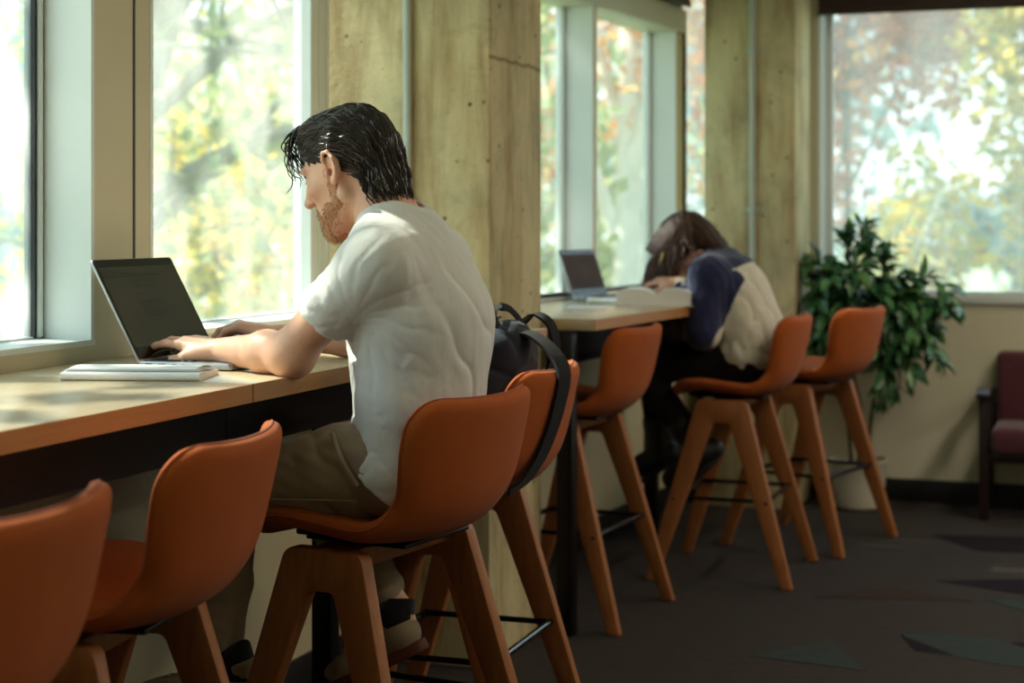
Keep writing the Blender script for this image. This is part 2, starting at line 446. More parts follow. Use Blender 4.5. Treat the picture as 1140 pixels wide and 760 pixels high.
# baseboards
struct('baseboard_left', MB().box(WX, WX+0.012, -2.9, 4.40, 0, 0.10, 0.003), M['baseboard'])
struct('baseboard_left_bay', MB().box(0, 0.012, 0.0, 2.50, 0, 0.10, 0.003, xf=BAYM), M['baseboard'])
struct('baseboard_back', MB().box(-1.82, 4.0, BACK-0.012, BACK, 0, 0.10, 0.003), M['baseboard'])

# columns
c1 = MB().box(-2.17, -1.65, 4.41, 4.86, 0.0, CEIL, 0.006)
struct('column_1', c1, M['concrete'])
c2 = MB().box(-1.715, -1.315, 7.28, 7.66, 0.0, CEIL, 0.006)
struct('column_2', c2, M['concrete'])

# conduits
def conduit(x, y, label):
    t = thing('conduit_pipe', label, 'pipe', (x, y, 0))
    MB().tube([(0, 0, 0.96), (0, 0, CEIL)], 0.0125, 14).build('tube', M['pipe'], t)
    for z in (1.30, 2.0, 2.62): MB().box(-0.03, 0.03, 0.004, 0.0165, z-0.01, z+0.01, 0.002).build('bracket', M['pipe'], t)
    return t
conduit(-1.893, 4.394, 'thin grey pipe running up the concrete column behind the man')
conduit(-1.497, 7.264, 'thin grey pipe running up the concrete column behind the woman')

# roller shades
def shade(x0, x1, xf, z0, label, d0=0.012, d1=0.075):
    t = thing('roller_shade', label, 'window shade', (0, 0, 0)); t.matrix_world = xf
    MB().box(d0, d1, x0, x1, z0+0.10, z0+0.22, 0.012).build('cassette', M['shade'], t)
    MB().box(d0+0.02, d0+0.026, x0+0.01, x1-0.01, z0+0.012, z0+0.12).build('cloth', M['shade'], t)
    MB().box(d0+0.014, d0+0.032, x0+0.01, x1-0.01, z0, z0+0.022, 0.004).build('bottom_bar', M['shade'], t)
    return t
shade(0.02, 2.50, BAYM, 2.20, 'dark brown roller shade rolled up over the window beside the woman')
shade(-1.29, 1.9, BKM, 2.18, 'dark brown roller shade lowered a little over the back window')

# ------------------------------------------------------------------ counters
def counter(label, xf, y0, y1, seams, legs, depth=0.56, apron_seams=(), xb=0.0, apron=None):
    t = thing('window_counter', label, 'counter'); t.matrix_world = xf
    MB().box(xb, depth, y0, y1, 0.920, 0.955, 0.002).build('worktop', M['maple'], t)
    eb = MB(); eb.box(depth-0.001, depth+0.0015, y0+0.001, y1-0.001, 0.921, 0.954)
    eb.build('edge_band', M['maple_edge'], t)
    a = MB(); ys = [apron[0] if apron else y0]+list(apron_seams)+[apron[1] if apron else y1]
    for u, v in zip(ys[:-1], ys[1:]): a.box(depth-0.16, depth-0.142, u+0.0015, v-0.0015, 0.805, 0.9195, 0.001)
    a.build('apron_panel', M['black_panel'], t)
    for lx, ly in legs:
        lg = MB().box(lx-0.025, lx+0.025, ly-0.025, ly+0.025, 0.0, 0.9195, 0.004)
        l = lg.build('leg', M['black_metal'], t)
    return t
counter('nearest section of pale wood window counter, cut off by the photo\'s left edge', NEAR, -2.6, 2.7245, (), [(0.12, 0.6), (0.12, 1.95)], apron_seams=(0.9,), apron=(-2.6, 2.885))
counter('pale wood counter section under the man\'s laptop, ending at the concrete column', NEAR, 2.7275, 4.405, (), [(0.30, 3.56)], apron=(2.885, 4.405))
counter('pale wood window counter beyond the column, where the woman reads', BAYM, 0.04, 1.78, (), [(0.47, 0.040), (0.14, 1.70)], apron_seams=(1.2,))

# unseen ceiling lamps added to lift the interior (warm white panels)
M['diffuser'] = NT('fill_lamp_diffuser'); _e = M['diffuser'].n('ShaderNodeEmission'); _e.inputs[0].default_value = (1.0, 0.88, 0.70, 1); _e.inputs[1].default_value = 2.0
M['diffuser'].l(_e.outputs[0], M['diffuser'].out.inputs[0]); M['diffuser'] = M['diffuser'].m
LAMP_W = 10.0
def added_ceiling_lamp(x, y, label):
    t = thing('added_ceiling_light', label, 'ceiling light', (x, y, CEIL), 0, 'unseen ceiling lights added to fill the room')
    fr = MB()
    for bx in ((-0.62, 0.62, -0.17, -0.15), (-0.62, 0.62, 0.15, 0.17), (-0.62, -0.60, -0.15, 0.15), (0.60, 0.62, -0.15, 0.15)): fr.box(*bx, -0.05, 0.0)
    fr.build('frame', M['frame_white'], t, rotz=PI/2)
    MB().box(-0.15, 0.15, -0.60, 0.60, -0.035, -0.03).build('diffuser', M['diffuser'], t)
    d = bpy.data.lights.new('fill_lamp_light', 'AREA'); d.shape = 'RECTANGLE'; d.size = 0.3; d.size_y = 1.2; d.energy = LAMP_W; d.color = (1.0, 0.86, 0.68)
    o = bpy.data.objects.new('fill_lamp_light', d); COL.objects.link(o); o.parent = t; o.location = (0, 0, -0.055)
for x, y in ((1.6, 2.6), (0.9, 4.6), (0.9, 6.5), (2.6, 4.6)):
    added_ceiling_lamp(x, y, 'long flat ceiling light added out of view over the open room to lift the interior')
# ================================================================== bar stools
def stool_shell():
    prof = smooth_curve([(-0.162, 0.636), (-0.156, 0.653), (-0.135, 0.664), (-0.07, 0.668), (0.0, 0.661), (0.07, 0.653), (0.125, 0.655),
                         (0.168, 0.672), (0.202, 0.708), (0.222, 0.755), (0.236, 0.81), (0.248, 0.865), (0.258, 0.917)], 5)
    P = [Vector((p[0], p[1])) for p in [(q.x, q.y) for q in [Vector((a[0], a[1], 0)) for a in prof]]]
    # arc length
    L = [0.0]
    for i in range(1, len(P)): L.append(L[-1]+(P[i]-P[i-1]).length)
    T = L[-1]
    vs = [-1, -0.985, -0.95, -0.88, -0.76, -0.6, -0.42, -0.22, 0, 0.22, 0.42, 0.6, 0.76, 0.88, 0.95, 0.985, 1]
    # extra dense rows at both ends for the corner rounding
    ds = sorted(set([0, 0.003, 0.010, 0.022, 0.04, 0.06, 0.085, 0.11] + [T*k/30 for k in range(4, 27)] + [T-d for d in (0, 0.003, 0.010, 0.022, 0.04, 0.06, 0.085, 0.11)]))
    def at(d):
        for i in range(1, len(L)):
            if L[i] >= d-1e-9:
                f = (d-L[i-1])/max(1e-9, L[i]-L[i-1]); p = P[i-1].lerp(P[i], f); t = (P[min(i+1, len(P)-1)]-P[max(i-2, 0)]).normalized(); return p, t
        return P[-1], (P[-1]-P[-2]).normalized()
    top = []; bot = []; rim = []
    R0, R1 = 0.085, 0.075
    for d in ds:
        p, t = at(d); s = d/T
        nrm = Vector((-t.y, t.x))                     # towards the sitter (up on the seat, forward on the back)
        # half width : seat 0.225, back a little narrower at the waist, wide at the top
        W = 0.226-0.020*math.exp(-((s-0.62)/0.14)**2)+0.004*math.sin(s*6)
        w = W
        if d < R0: w = W-R0+math.sqrt(max(0, R0*R0-(R0-d)**2))
        if T-d < R1: w = W-R1+math.sqrt(max(0, R1*R1-(R1-(T-d))**2))
        back = max(0.0, min(1.0, (s-0.42)/0.22)); back = back*back*(3-2*back)
        row_t = []; row_b = []
        for v in vs:
            y = w*v; q = abs(y)/0.226
            curl = (0.022*(1-back)+0.058*back)*q**2.2
            if back > 0.9: curl += 0.0
            c = Vector((p.x, p.y))+nrm*curl
            edge = min(w*(1-abs(v)), d, T-d)
            th = 0.021*math.sqrt(max(0.0, 1-(1-min(edge/0.021, 1))**2))
            crown = 0.006*(1-q*q)*(1-back)
            a = c+nrm*(th*0.85+crown*(edge > 0)); b = c-nrm*th
            row_t.append((a.x, y, a.y)); row_b.append((b.x, y, b.y))
        top.append(row_t); bot.append(row_b)
    nU, nV = len(ds), len(vs)
    mb = MB(); V = []; idx_t = {}; idx_b = {}
    for i in range(nU):
        for j in range(nV):
            idx_t[i, j] = len(V); V.append(top[i][j])
            if i in (0, nU-1) or j in (0, nV-1): idx_b[i, j] = idx_t[i, j]
            else: idx_b[i, j] = len(V); V.append(bot[i][j])
    F = []
    for i in range(nU-1):
        for j in range(nV-1):
            F.append((idx_t[i, j], idx_t[i+1, j], idx_t[i+1, j+1], idx_t[i, j+1]))
            F.append((idx_b[i, j], idx_b[i, j+1], idx_b[i+1, j+1], idx_b[i+1, j]))
    mb.raw(V, F)
    rimline = [top[i][0] for i in range(nU)]+[top[nU-1][j] for j in range(1, nV)]+[top[i][nV-1] for i in range(nU-2, -1, -1)]+[top[0][j] for j in range(nV-2, 0, -1)]
    return mb, rimline

def leg_frame(side):
    """an upside-down V of solid oak, leaning outwards"""
    outer = [(-0.088, 0.630), (0.088, 0.630), (0.258, 0.0), (0.218, 0.0), (0.028, 0.552), (-0.028, 0.552), (-0.218, 0.0), (-0.258, 0.0)]
    poly = rounded(outer, [0.03, 0.03, 0.006, 0.006, 0.018, 0.018, 0.006, 0.006], 6)
    m = MB().prism(poly, -0.019, 0.019, 'y', 0.006)
    k = 0.105
    m.v = [(x, y*(0.78+0.22*z/0.63)+side*(0.190+(0.630-z)*k), z) for x, y, z in m.v]
    return m

def make_stool(label, x, y, rz):
    t = thing('bar_stool', label, 'bar stool', (x, y, 0), rz, 'orange upholstered bar stools along the window counter')
    sh, rim = stool_shell()
    o = sh.build('seat_shell', M['stool_fabric'], t)
    md = o.modifiers.new('sub', 'SUBSURF'); md.levels = 1; md.render_levels = 1
    pts = [Vector(p) for p in rim]; pts.append(pts[0]); pts.append(pts[1])
    off = []
    for p in pts: off.append(p+Vector((-0.002 if p.z > 0.7 else 0, 0, 0.0)))
    MB().tube(off, 0.0018, 6, cap=False).build('piping', M['stool_piping'], o)
    for s in (-1, 1):
        f = leg_frame(s).build('leg_frame', M['oak'], t)
        for sx in (-1, 1):
            yy = s*(0.190+(0.630-0.285)*0.105+0.0172)
            MB().tube([(sx*0.163, yy-0.004*s, 0.285), (sx*0.163, yy+0.0025*s, 0.285)], 0.0055, 10).build('bolt', M['black_metal'], f)
    MB().box(-0.05, 0.05, -0.185, 0.185, 0.588, 0.628, 0.006).build('crossbeam', M['oak'], t)
    pl = MB(); pl.box(-0.10, 0.13, -0.12, 0.12, 0.628, 0.636, 0.002)
    pl.box(-0.14, -0.10, -0.10, 0.10, 0.630, 0.643, 0.004)
    pl.build('mounting_plate', M['black_metal'], t)
    z = 0.285; yy = 0.190+(0.630-z)*0.105-0.002; xx = 0.160
    for sx in (-1, 1): MB().tube([(sx*xx, -yy, z), (sx*xx, yy, z)], 0.0085, 12).build('footrest_bar', M['bar_metal'], t)
    for sy in (-1, 1): MB().tube([(-xx, sy*(yy-0.02), z-0.0), (xx, sy*(yy-0.02), z-0.0)], 0.007, 10).build('side_bar', M['black_metal'], t)
    return t
STOOLS = [
    ('orange bar stool nearest the camera, cut off by the left edge of the photo', -1.42, 1.645, 8),
    ('empty orange bar stool tucked in below the white notebook, in front of the seated man', -1.52, 2.30, 8),
    ('orange bar stool the man in the white shirt sits on', -1.38, 3.08, -9),
    ('orange bar stool with the black backpack on its seat, behind the man', -1.445, 3.65, 1),
    ('empty orange bar stool between the backpack stool and the woman', -1.65, 5.175, -4),
    ('orange bar stool the woman in the navy and cream sweatshirt sits on', -1.295, 5.96, 0),
    ('farthest orange bar stool, empty, angled in front of the potted plant', -1.137, 6.62, -15),
]
proto = None
for lab, x, y, a in STOOLS:
    if proto is None: proto = s = make_stool(lab, x, y, math.radians(a))
    else:
        s = copy_tree(proto); s['label'] = lab; s.location = (x, y, 0); s.rotation_euler = (0, 0, math.radians(a))
# ================================================================== outside: lawn, building and autumn trees
def leaf_mat(name, cols, trans=0.55):
    t = NT(name)
    g = t.n('ShaderNodeNewGeometry')
    n = len(cols); c = t.ramp(g.outputs['Random Per Island'], [(i/max(1, n-1), cc) for i, cc in enumerate(cols)])
    d = t.n('ShaderNodeBsdfDiffuse'); tl = t.n('ShaderNodeBsdfTranslucent')
    t.l(c, d.inputs[0]); t.l(c, tl.inputs[0])
    m = t.n('ShaderNodeMixShader'); m.inputs[0].default_value = trans
    t.l(d.outputs[0], m.inputs[1]); t.l(tl.outputs[0], m.inputs[2]); t.l(m.outputs[0], t.out.inputs[0])
    return t.m
M['leaf_yellow'] = leaf_mat('yellow_leaves', [srgb(216, 194, 96), srgb(226, 200, 100), srgb(194, 188, 112), srgb(162, 170, 104), srgb(228, 182, 90)])
M['leaf_green'] = leaf_mat('yellow_green_leaves', [srgb(156, 168, 116), srgb(180, 184, 122), srgb(134, 152, 112), srgb(206, 192, 120)])
M['leaf_orange'] = leaf_mat('orange_leaves', [srgb(232, 172, 98), srgb(222, 142, 80), srgb(236, 196, 130), srgb(206, 170, 112)])
M['leaf_rust'] = leaf_mat('rust_leaves', [srgb(196, 122, 92), srgb(214, 142, 98), srgb(176, 112, 98), srgb(224, 160, 108), srgb(158, 122, 112)])
M['leaf_haze'] = leaf_mat('hazed_far_leaves', [srgb(164, 178, 178), srgb(184, 194, 184), srgb(150, 166, 166)])  # distance haze put into the leaf colour as pale blue-grey
M['bark'] = plain('grey_bark', srgb(120, 116, 100), 0.9, 0.25, 6, 0.4)
M['bark_pale'] = plain('pale_bark', srgb(226, 224, 214), 0.85, 0.12, 5, 0.2)
M['lawn'] = plain('lawn', srgb(146, 156, 122), 0.95, 0.2, 0.6)
M['render_wall'] = plain('pale_render', srgb(206, 214, 208), 0.8, 0.05, 1)
M['dark_window'] = plain('window_glass_far', srgb(150, 166, 172), 0.15, 0.05, 1)

GZ = -1.2
struct('ground_outside', MB().box(-90, -2.6, -30, 120, GZ-0.2, GZ), M['lawn'])
struct('ground_outside_back', MB().box(-2.6, 60, 8.6, 120, GZ-0.2, GZ-0.001), M['lawn'])

def tree(label, x, y, h, crown, leaf, nl, size, bark, trunk_r, seed, lean=(0, 0), clusters=46, limbs=9, base=GZ, spread=0.16):
    """crown = (centre height, rx, ry, rz) above the base"""
    rnd = random.Random(seed); npr = np.random.default_rng(seed)
    t = thing('tree', label, 'tree', (x, y, base), 0, None)
    cz, rx, ry, rz = crown
    m = MB(); top = Vector((lean[0], lean[1], h*0.92))
    tr = smooth_curve([(0, 0, -0.1), (lean[0]*0.15+0.04, lean[1]*0.15, h*0.25), (lean[0]*0.5-0.05, lean[1]*0.5, h*0.55), top], 6)
    m.tube(tr, [trunk_r*(1-0.8*i/(len(tr)-1)) for i in range(len(tr))], 10)
    tips = []
    for k in range(limbs):
        f = 0.35+0.6*k/limbs; s0 = tr[int(f*(len(tr)-1))]
        a = rnd.uniform(0, 2*PI); r = rnd.uniform(0.55, 0.95)
        e = Vector((lean[0]*0.8+math.cos(a)*rx*r, lean[1]*0.8+math.sin(a)*ry*r, cz+rz*rnd.uniform(-0.6, 0.8)))
        mid = s0.lerp(e, 0.5)+Vector((rnd.uniform(-.2, .2), rnd.uniform(-.2, .2), rnd.uniform(0.0, 0.5)))
        c = smooth_curve([s0, mid, e], 6); r0 = trunk_r*(0.5-0.03*k)
        m.tube(c, [max(0.008, r0*(1-0.85*i/(len(c)-1))) for i in range(len(c))], 7)
        tips.append(e)
        for q in range(3):
            s1 = c[rnd.randint(5, len(c)-2)]; e1 = s1+Vector((rnd.gauss(0, rx*0.3), rnd.gauss(0, ry*0.3), rnd.gauss(0.1, rz*0.3)))
            m.tube([s1, s1.lerp(e1, 0.5)+Vector((0, 0, 0.1)), e1], [0.03, 0.02, 0.008], 5); tips.append(e1)
    m.build('trunk', bark, t)
    cen = [np.array(p) for p in tips]
    while len(cen) < clusters:
        d = npr.normal(size=3); d /= np.linalg.norm(d); rr = npr.uniform(0.35, 1.0)**0.6
        cen.append(np.array((lean[0]*0.8+d[0]*rx*rr, lean[1]*0.8+d[1]*ry*rr, cz+d[2]*rz*rr)))
    cen = np.array(cen)
    ci = npr.integers(0, len(cen), nl)
    P = cen[ci]+npr.normal(size=(nl, 3))*np.array((rx, ry, rz))*spread
    A = npr.normal(size=(nl, 3)); A /= np.linalg.norm(A, axis=1)[:, None]
    B = np.cross(A, npr.normal(size=(nl, 3))); B /= np.linalg.norm(B, axis=1)[:, None]
    S = size*npr.uniform(0.6, 1.4, (nl, 1))
    V = np.empty((nl, 4, 3)); V[:, 0] = P-A*S*0.6; V[:, 1] = P+B*S*0.36; V[:, 2] = P+A*S*0.6+np.cross(A, B)*S*0.1; V[:, 3] = P-B*S*0.36
    me = bpy.data.meshes.new('foliage'); me.from_pydata(V.reshape(-1, 3).tolist(), [], np.arange(nl*4).reshape(-1, 4).tolist())
    me.materials.append(leaf)
    o = bpy.data.objects.new('foliage', me); COL.objects.link(o); o.parent = t
    return t
# seen through the window beside the man
tree('yellow-green tree with a leaning trunk outside the window behind the first laptop', -7.6, 10.6, 8.0, (4.8, 2.8, 2.6, 3.4), M['leaf_green'], 3000, 0.15, M['bark'], 0.20, 3, (2.0, 1.4))
tree('golden tree behind the leaning one, outside the window in front of the man', -8.6, 17.0, 7.5, (3.8, 2.6, 2.4, 3.2), M['leaf_yellow'], 3600, 0.16, M['bark_pale'], 0.16, 8)
tree('small golden tree low outside the window in front of the man', -8.2, 13.6, 3.6, (2.1, 1.9, 1.7, 1.3), M['leaf_yellow'], 2600, 0.13, M['bark'], 0.07, 21)
# through the far bay
tree('orange tree with a pale trunk outside the window beside the woman', -4.9, 17.0, 8.0, (5.0, 1.9, 1.9, 3.2), M['leaf_orange'], 4200, 0.16, M['bark_pale'], 0.20, 12, (0.2, 0.3))
tree('yellow-green shrubby tree low behind the second laptop, outside', -7.4, 21.5, 5.0, (2.4, 2.4, 2.2, 2.0), M['leaf_green'], 3200, 0.16, M['bark'], 0.10, 31)
# through the back window
tree('rust-coloured tree outside the left half of the back window', -2.85, 18.5, 8.0, (4.95, 1.25, 1.2, 1.75), M['leaf_rust'], 4600, 0.13, M['bark'], 0.06, 41, (0.3, 0))
tree('tall yellow tree outside the right half of the back window', -0.38, 16.6, 9.0, (4.0, 1.00, 1.2, 3.9), M['leaf_yellow'], 8500, 0.13, M['bark'], 0.15, 43)
tree('low golden tree between the rust-coloured and the tall yellow tree', -1.75, 15.2, 3.2, (1.95, 0.55, 0.6, 0.75), M['leaf_yellow'], 800, 0.12, M['bark_pale'], 0.07, 44)
# far hazy trees
fx = [(-30, 38, 0), (-23, 42, 1), (-15.5, 44, 2), (-8.5, 43, 3), (-2.5, 46, 4), (3.6, 44, 5)]
fl_ = ['hazy grey-green tree far off behind the leaning tree', 'hazy grey-green tree far off behind the golden tree', 'hazy grey-green tree far off to the left of the orange tree', 'hazy grey-green tree far off behind the orange tree',
       'hazy grey-green tree far off behind the rust-coloured tree', 'hazy grey-green tree far off behind the tall yellow tree']
for (x, y, k) in fx:
    low = k >= 4
    tree(fl_[k], x, y, 4.0 if low else 9.0, (2.1, 4.2, 3.4, 1.1) if low else (4.6, 4.2, 3.4, 3.0), M['leaf_haze'], 1300, 0.42, M['bark'], 0.25, 60+k, clusters=60)
# the tree close to the wall whose crown dapples the counter
tree('tree close to the building outside the nearest window', -6.6, 1.6, 7.6, (5.65, 1.9, 2.8, 1.5), M['leaf_green'], 900, 0.20, M['bark'], 0.16, 71, clusters=34)

tree('unseen tree added close outside between the two bays, its crown keeping sun off the far bay', -6.2, 5.1, 9.0, (7.75, 1.2, 1.1, 0.60), M['leaf_green'], 2000, 0.17, M['bark'], 0.15, 73, clusters=40, limbs=8)  # crown added out of view to block sun from the far bay floor
tree('tree added close outside near the far corner, its high crown keeping sun off the floor', -6.3, 8.05, 9.0, (7.75, 1.2, 1.1, 0.60), M['leaf_green'], 3200, 0.17, M['bark'], 0.14, 74, clusters=34, limbs=7)  # second crown added to block the remaining sun patches on the floor
# pale building far off to the left
b = thing('outside_building', 'pale rendered building outside the leftmost window', 'building', (-19, 21, GZ), math.radians(38))
w = MB().box(-6, 5.2, 0, 6, 0, 9, 0.02); w.build('wall', M['render_wall'], b)
for k in range(4):
    for q in range(3):
        f = MB().box(-4.9+2.6*k, -3.7+2.6*k, -0.05, 0.02, 1.2+2.7*q, 2.7+2.7*q, 0.01).build('window', M['dark_window'], b)
# ================================================================== smooth solids: signed distances meshed with surface nets
class Solid:
    def __init__(s, lo, hi, h):
        s.h = h; s.lo = np.array(lo, float); n = np.ceil((np.array(hi)-s.lo)/h).astype(int)+1
        s.n = n; s.D = np.full(n, 9.0, np.float32)
    def region(s, lo, hi):
        a = np.maximum(0, np.floor((np.array(lo)-s.lo)/s.h).astype(int)); b = np.minimum(s.n, np.ceil((np.array(hi)-s.lo)/s.h).astype(int)+1)
        b = np.maximum(b, a)
        sl = tuple(slice(i, j) for i, j in zip(a, b))
        g = [(s.lo[k]+s.h*np.arange(a[k], b[k])).astype(np.float32) for k in range(3)]
        X = g[0][:, None, None]; Y = g[1][None, :, None]; Z = g[2][None, None, :]
        return sl, X, Y, Z
    @staticmethod
    def smin(a, b, k):
        if k <= 0: return np.minimum(a, b)
        hh = np.clip(0.5+0.5*(b-a)/k, 0, 1); return b*(1-hh)+a*hh-k*hh*(1-hh)
    def put(s, sl, d, k, op):
        A = s.D[sl]
        if op == 'u': s.D[sl] = s.smin(A, d, k)
        elif op == 's': s.D[sl] = -s.smin(-A, d, k)
        elif op == 'i': s.D[sl] = -s.smin(-A, -d, k)
    def cone(s, a, b, ra, rb=None, k=0.01, op='u'):
        rb = ra if rb is None else rb
        a = np.array(a, float); b = np.array(b, float); m = max(ra, rb)+k+2.5*s.h+0.01
        sl, X, Y, Z = s.region(np.minimum(a, b)-m, np.maximum(a, b)+m)
        d = b-a; L = max(1e-9, float(d@d))
        t = np.clip(((X-a[0])*d[0]+(Y-a[1])*d[1]+(Z-a[2])*d[2])/L, 0, 1)
        q = np.sqrt((X-a[0]-t*d[0])**2+(Y-a[1]-t*d[1])**2+(Z-a[2]-t*d[2])**2)-(ra+(rb-ra)*t)
        s.put(sl, q, k, op); return s
    def chain(s, pts, rs, k=0.01, op='u'):
        for i in range(len(pts)-1): s.cone(pts[i], pts[i+1], rs[i], rs[i+1], k, op)
        return s
    def ell(s, c, r, R=None, k=0.01, op='u'):
        c = np.array(c, float); r = np.array(r, float); R = np.eye(3) if R is None else np.array(R, float)   # rows of R: local axes
        ext = np.sqrt(((R*r[:, None])**2).sum(0)); m = k+2.5*s.h+0.012
        sl, X, Y, Z = s.region(c-ext-m, c+ext+m)
        x, y, z = X-c[0], Y-c[1], Z-c[2]
        l = [R[i, 0]*x+R[i, 1]*y+R[i, 2]*z for i in range(3)]
        k0 = np.sqrt(sum((l[i]/r[i])**2 for i in range(3))); k1 = np.sqrt(sum((l[i]/r[i]**2)**2 for i in range(3)))+1e-9
        s.put(sl, (k0*(k0-1)/k1).astype(np.float32), k, op); return s
    def half(s, p, n, k=0.004):
        """keep the side the normal points away from"""
        n = np.array(n, float); n /= np.linalg.norm(n)
        sl, X, Y, Z = s.region(s.lo, s.lo+s.n*s.h)
        s.put(sl, ((X-p[0])*n[0]+(Y-p[1])*n[1]+(Z-p[2])*n[2]).astype(np.float32)*np.ones_like(s.D), k, 'i'); return s
    def warp(s, fn):
        sl, X, Y, Z = s.region(s.lo, s.lo+s.n*s.h)
        near = np.abs(s.D) < 0.05
        i = np.nonzero(near)
        s.D[i] += fn(s.lo[0]+s.h*i[0], s.lo[1]+s.h*i[1], s.lo[2]+s.h*i[2]).astype(np.float32); return s
    def mesh(s, name, mats, parent=None, loc=(0, 0, 0), keep=1, mat_fn=None):
        D = s.D; ins = D < 0; n = s.n
        c = np.zeros(n-1, np.int8)
        for dx in (0, 1):
            for dy in (0, 1):
                for dz in (0, 1): c += ins[dx:n[0]-1+dx, dy:n[1]-1+dy, dz:n[2]-1+dz]
        act = (c > 0) & (c < 8); I = np.argwhere(act)
        idx = np.full(n-1, -1, np.int32); idx[act] = np.arange(len(I))
        acc = np.zeros((len(I), 3)); cnt = np.zeros(len(I))
        corners = [(0, 0, 0), (1, 0, 0), (0, 1, 0), (1, 1, 0), (0, 0, 1), (1, 0, 1), (0, 1, 1), (1, 1, 1)]
        for a, b in ((0, 1), (2, 3), (4, 5), (6, 7), (0, 2), (1, 3), (4, 6), (5, 7), (0, 4), (1, 5), (2, 6), (3, 7)):
            ca, cb = np.array(corners[a]), np.array(corners[b])
            da = D[tuple((I+ca).T)].astype(float); db = D[tuple((I+cb).T)].astype(float)
            m = (da < 0) != (db < 0); t = da[m]/(da[m]-db[m])
            acc[m] += ca+(cb-ca)*t[:, None]; cnt[m] += 1
        V = s.lo+s.h*(I+acc/cnt[:, None])-np.array(loc)
        F = []
        for ax in range(3):
            u, v = (ax+1) % 3, (ax+2) % 3
            lo = [slice(None)]*3; hi = [slice(None)]*3; lo[ax] = slice(0, n[ax]-1); hi[ax] = slice(1, n[ax])
            sa, sb = ins[tuple(lo)], ins[tuple(hi)]; E = np.argwhere(sa != sb)
            ok = (E[:, u] > 0) & (E[:, v] > 0) & (E[:, u] < n[u]-1) & (E[:, v] < n[v]-1); E = E[ok]
            eu = np.zeros(3, int); eu[u] = 1; ev = np.zeros(3, int); ev[v] = 1
            q = np.stack([idx[tuple((E-eu-ev).T)], idx[tuple((E-ev).T)], idx[tuple(E.T)], idx[tuple((E-eu).T)]], 1)
            flip = ~sa[tuple(E.T)]; q[flip] = q[flip][:, ::-1]; F.append(q)
        F = np.concatenate(F)
        if keep:            # keep the biggest connected piece(s)
            par = np.arange(len(V))
            for _ in range(60):
                old = par.copy(); mn = par[F].min(1)
                for k in range(4): np.minimum.at(par, F[:, k], mn)
                par = par[par]
                if (par == old).all(): break
            while True:
                old = par.copy(); mn = par[F].min(1)
                for k in range(4): np.minimum.at(par, F[:, k], mn)
                par = par[par]
                if (par == old).all(): break
            u, cn = np.unique(par, return_counts=True); big = u[np.argsort(-cn)[:keep]]
            kv = np.isin(par, big); mp = np.cumsum(kv)-1; F = mp[F[kv[F[:, 0]]]]; V = V[kv]
        me = bpy.data.meshes.new(name); me.from_pydata(V.tolist(), [], F.tolist())
        mats = mats if isinstance(mats, (list, tuple)) else [mats]
        for m in mats: me.materials.append(m)
        me.polygons.foreach_set('use_smooth', [True]*len(me.polygons))
        if mat_fn is not None:
            C = V[F].mean(1)+np.array(loc); me.polygons.foreach_set('material_index', mat_fn(C).astype(np.int32).tolist())
        o = bpy.data.objects.new(name, me); COL.objects.link(o)
        if parent: o.parent = parent
        return o

def sm_noise(seed, freqs):
    r = np.random.default_rng(seed); W = [(r.normal(size=3)*f, r.uniform(0, 6.28), r.normal(size=3)*f*0.6, r.uniform(0, 6.28)) for f in freqs]
    def f(x, y, z):
        t = 0
        for w, p, w2, p2 in W: t = t+np.sin(w[0]*x+w[1]*y+w[2]*z+p+1.6*np.sin(w2[0]*x+w2[1]*y+w2[2]*z+p2))
        return t/len(W)
    return f
def ridge(v, p=2.0): return (1-np.abs(np.sin(v)))**p
def smooth01(a, b, x): t = np.clip((x-a)/(b-a), 0, 1); return t*t*(3-2*t)

def skin_mat(name, a, red):
    t = NT(name); b = t.bsdf(a, 0.5); v = t.coord()
    f = t.noise(v, 22, 5, 0.6); g = t.noise(v, 260, 2, 0.6)
    t.l(t.mix(t.ramp(f, [(0.35, (0, 0, 0, 1)), (0.75, (0.6,)*3+(1,))]), a, red), b.inputs['Base Color'])
    b.inputs['Subsurface Weight'].default_value = 0.12; b.inputs['Subsurface Radius'].default_value = (0.012, 0.005, 0.003); b.inputs['Subsurface Scale'].default_value = 1.0
    t.bump(g, b, 0.08, 0.001); return t.m
def cotton(name, col):
    t = NT(name); b = t.bsdf(col, 0.9); v = t.coord(); b.inputs['Specular IOR Level'].default_value = 0.2; b.inputs['Sheen Weight'].default_value = 0.15
    lo = tuple(c*0.93 for c in col[:3])+(1,)
    t.l(t.ramp(t.noise(v, 700, 2, 0.7), [(0.3, lo), (0.7, col)]), b.inputs['Base Color'])
    cr = t.noise(t.coord('Object', (1.6, 1.6, 0.45)), 16, 5, 0.6, 0.9); fn = t.noise(t.coord('Object', (1, 1, 0.6)), 60, 3, 0.6, 0.8)
    t.bump(t.mix(0.35, cr, fn), b, 0.20, 0.009); return t.m
M['skin'] = skin_mat('fair_skin', srgb(226, 178, 150), srgb(206, 140, 116))
def hair_mat(name, col, rough=0.3):
    t = NT(name); b = t.bsdf(col, rough); b.inputs['Specular IOR Level'].default_value = 0.6
    g = t.n('ShaderNodeNewGeometry'); lo = tuple(c*0.6 for c in col[:3])+(1,); hi = tuple(min(1, c*1.7) for c in col[:3])+(1,)
    t.l(t.ramp(g.outputs['Random Per Island'], [(0, lo), (1, hi)]), b.inputs['Base Color']); return t.m
M['hair_dark'] = hair_mat('wet_dark_hair', (0.020, 0.013, 0.011, 1), 0.28)
M['hair_brown'] = hair_mat('brown_hair', (0.070, 0.032, 0.020, 1), 0.6)
M['hair_base'] = plain('dark_scalp_hair', (0.012, 0.008, 0.007, 1), 0.7)
M['hair_brown_base'] = plain('brown_scalp_hair', (0.040, 0.019, 0.012, 1), 0.75)
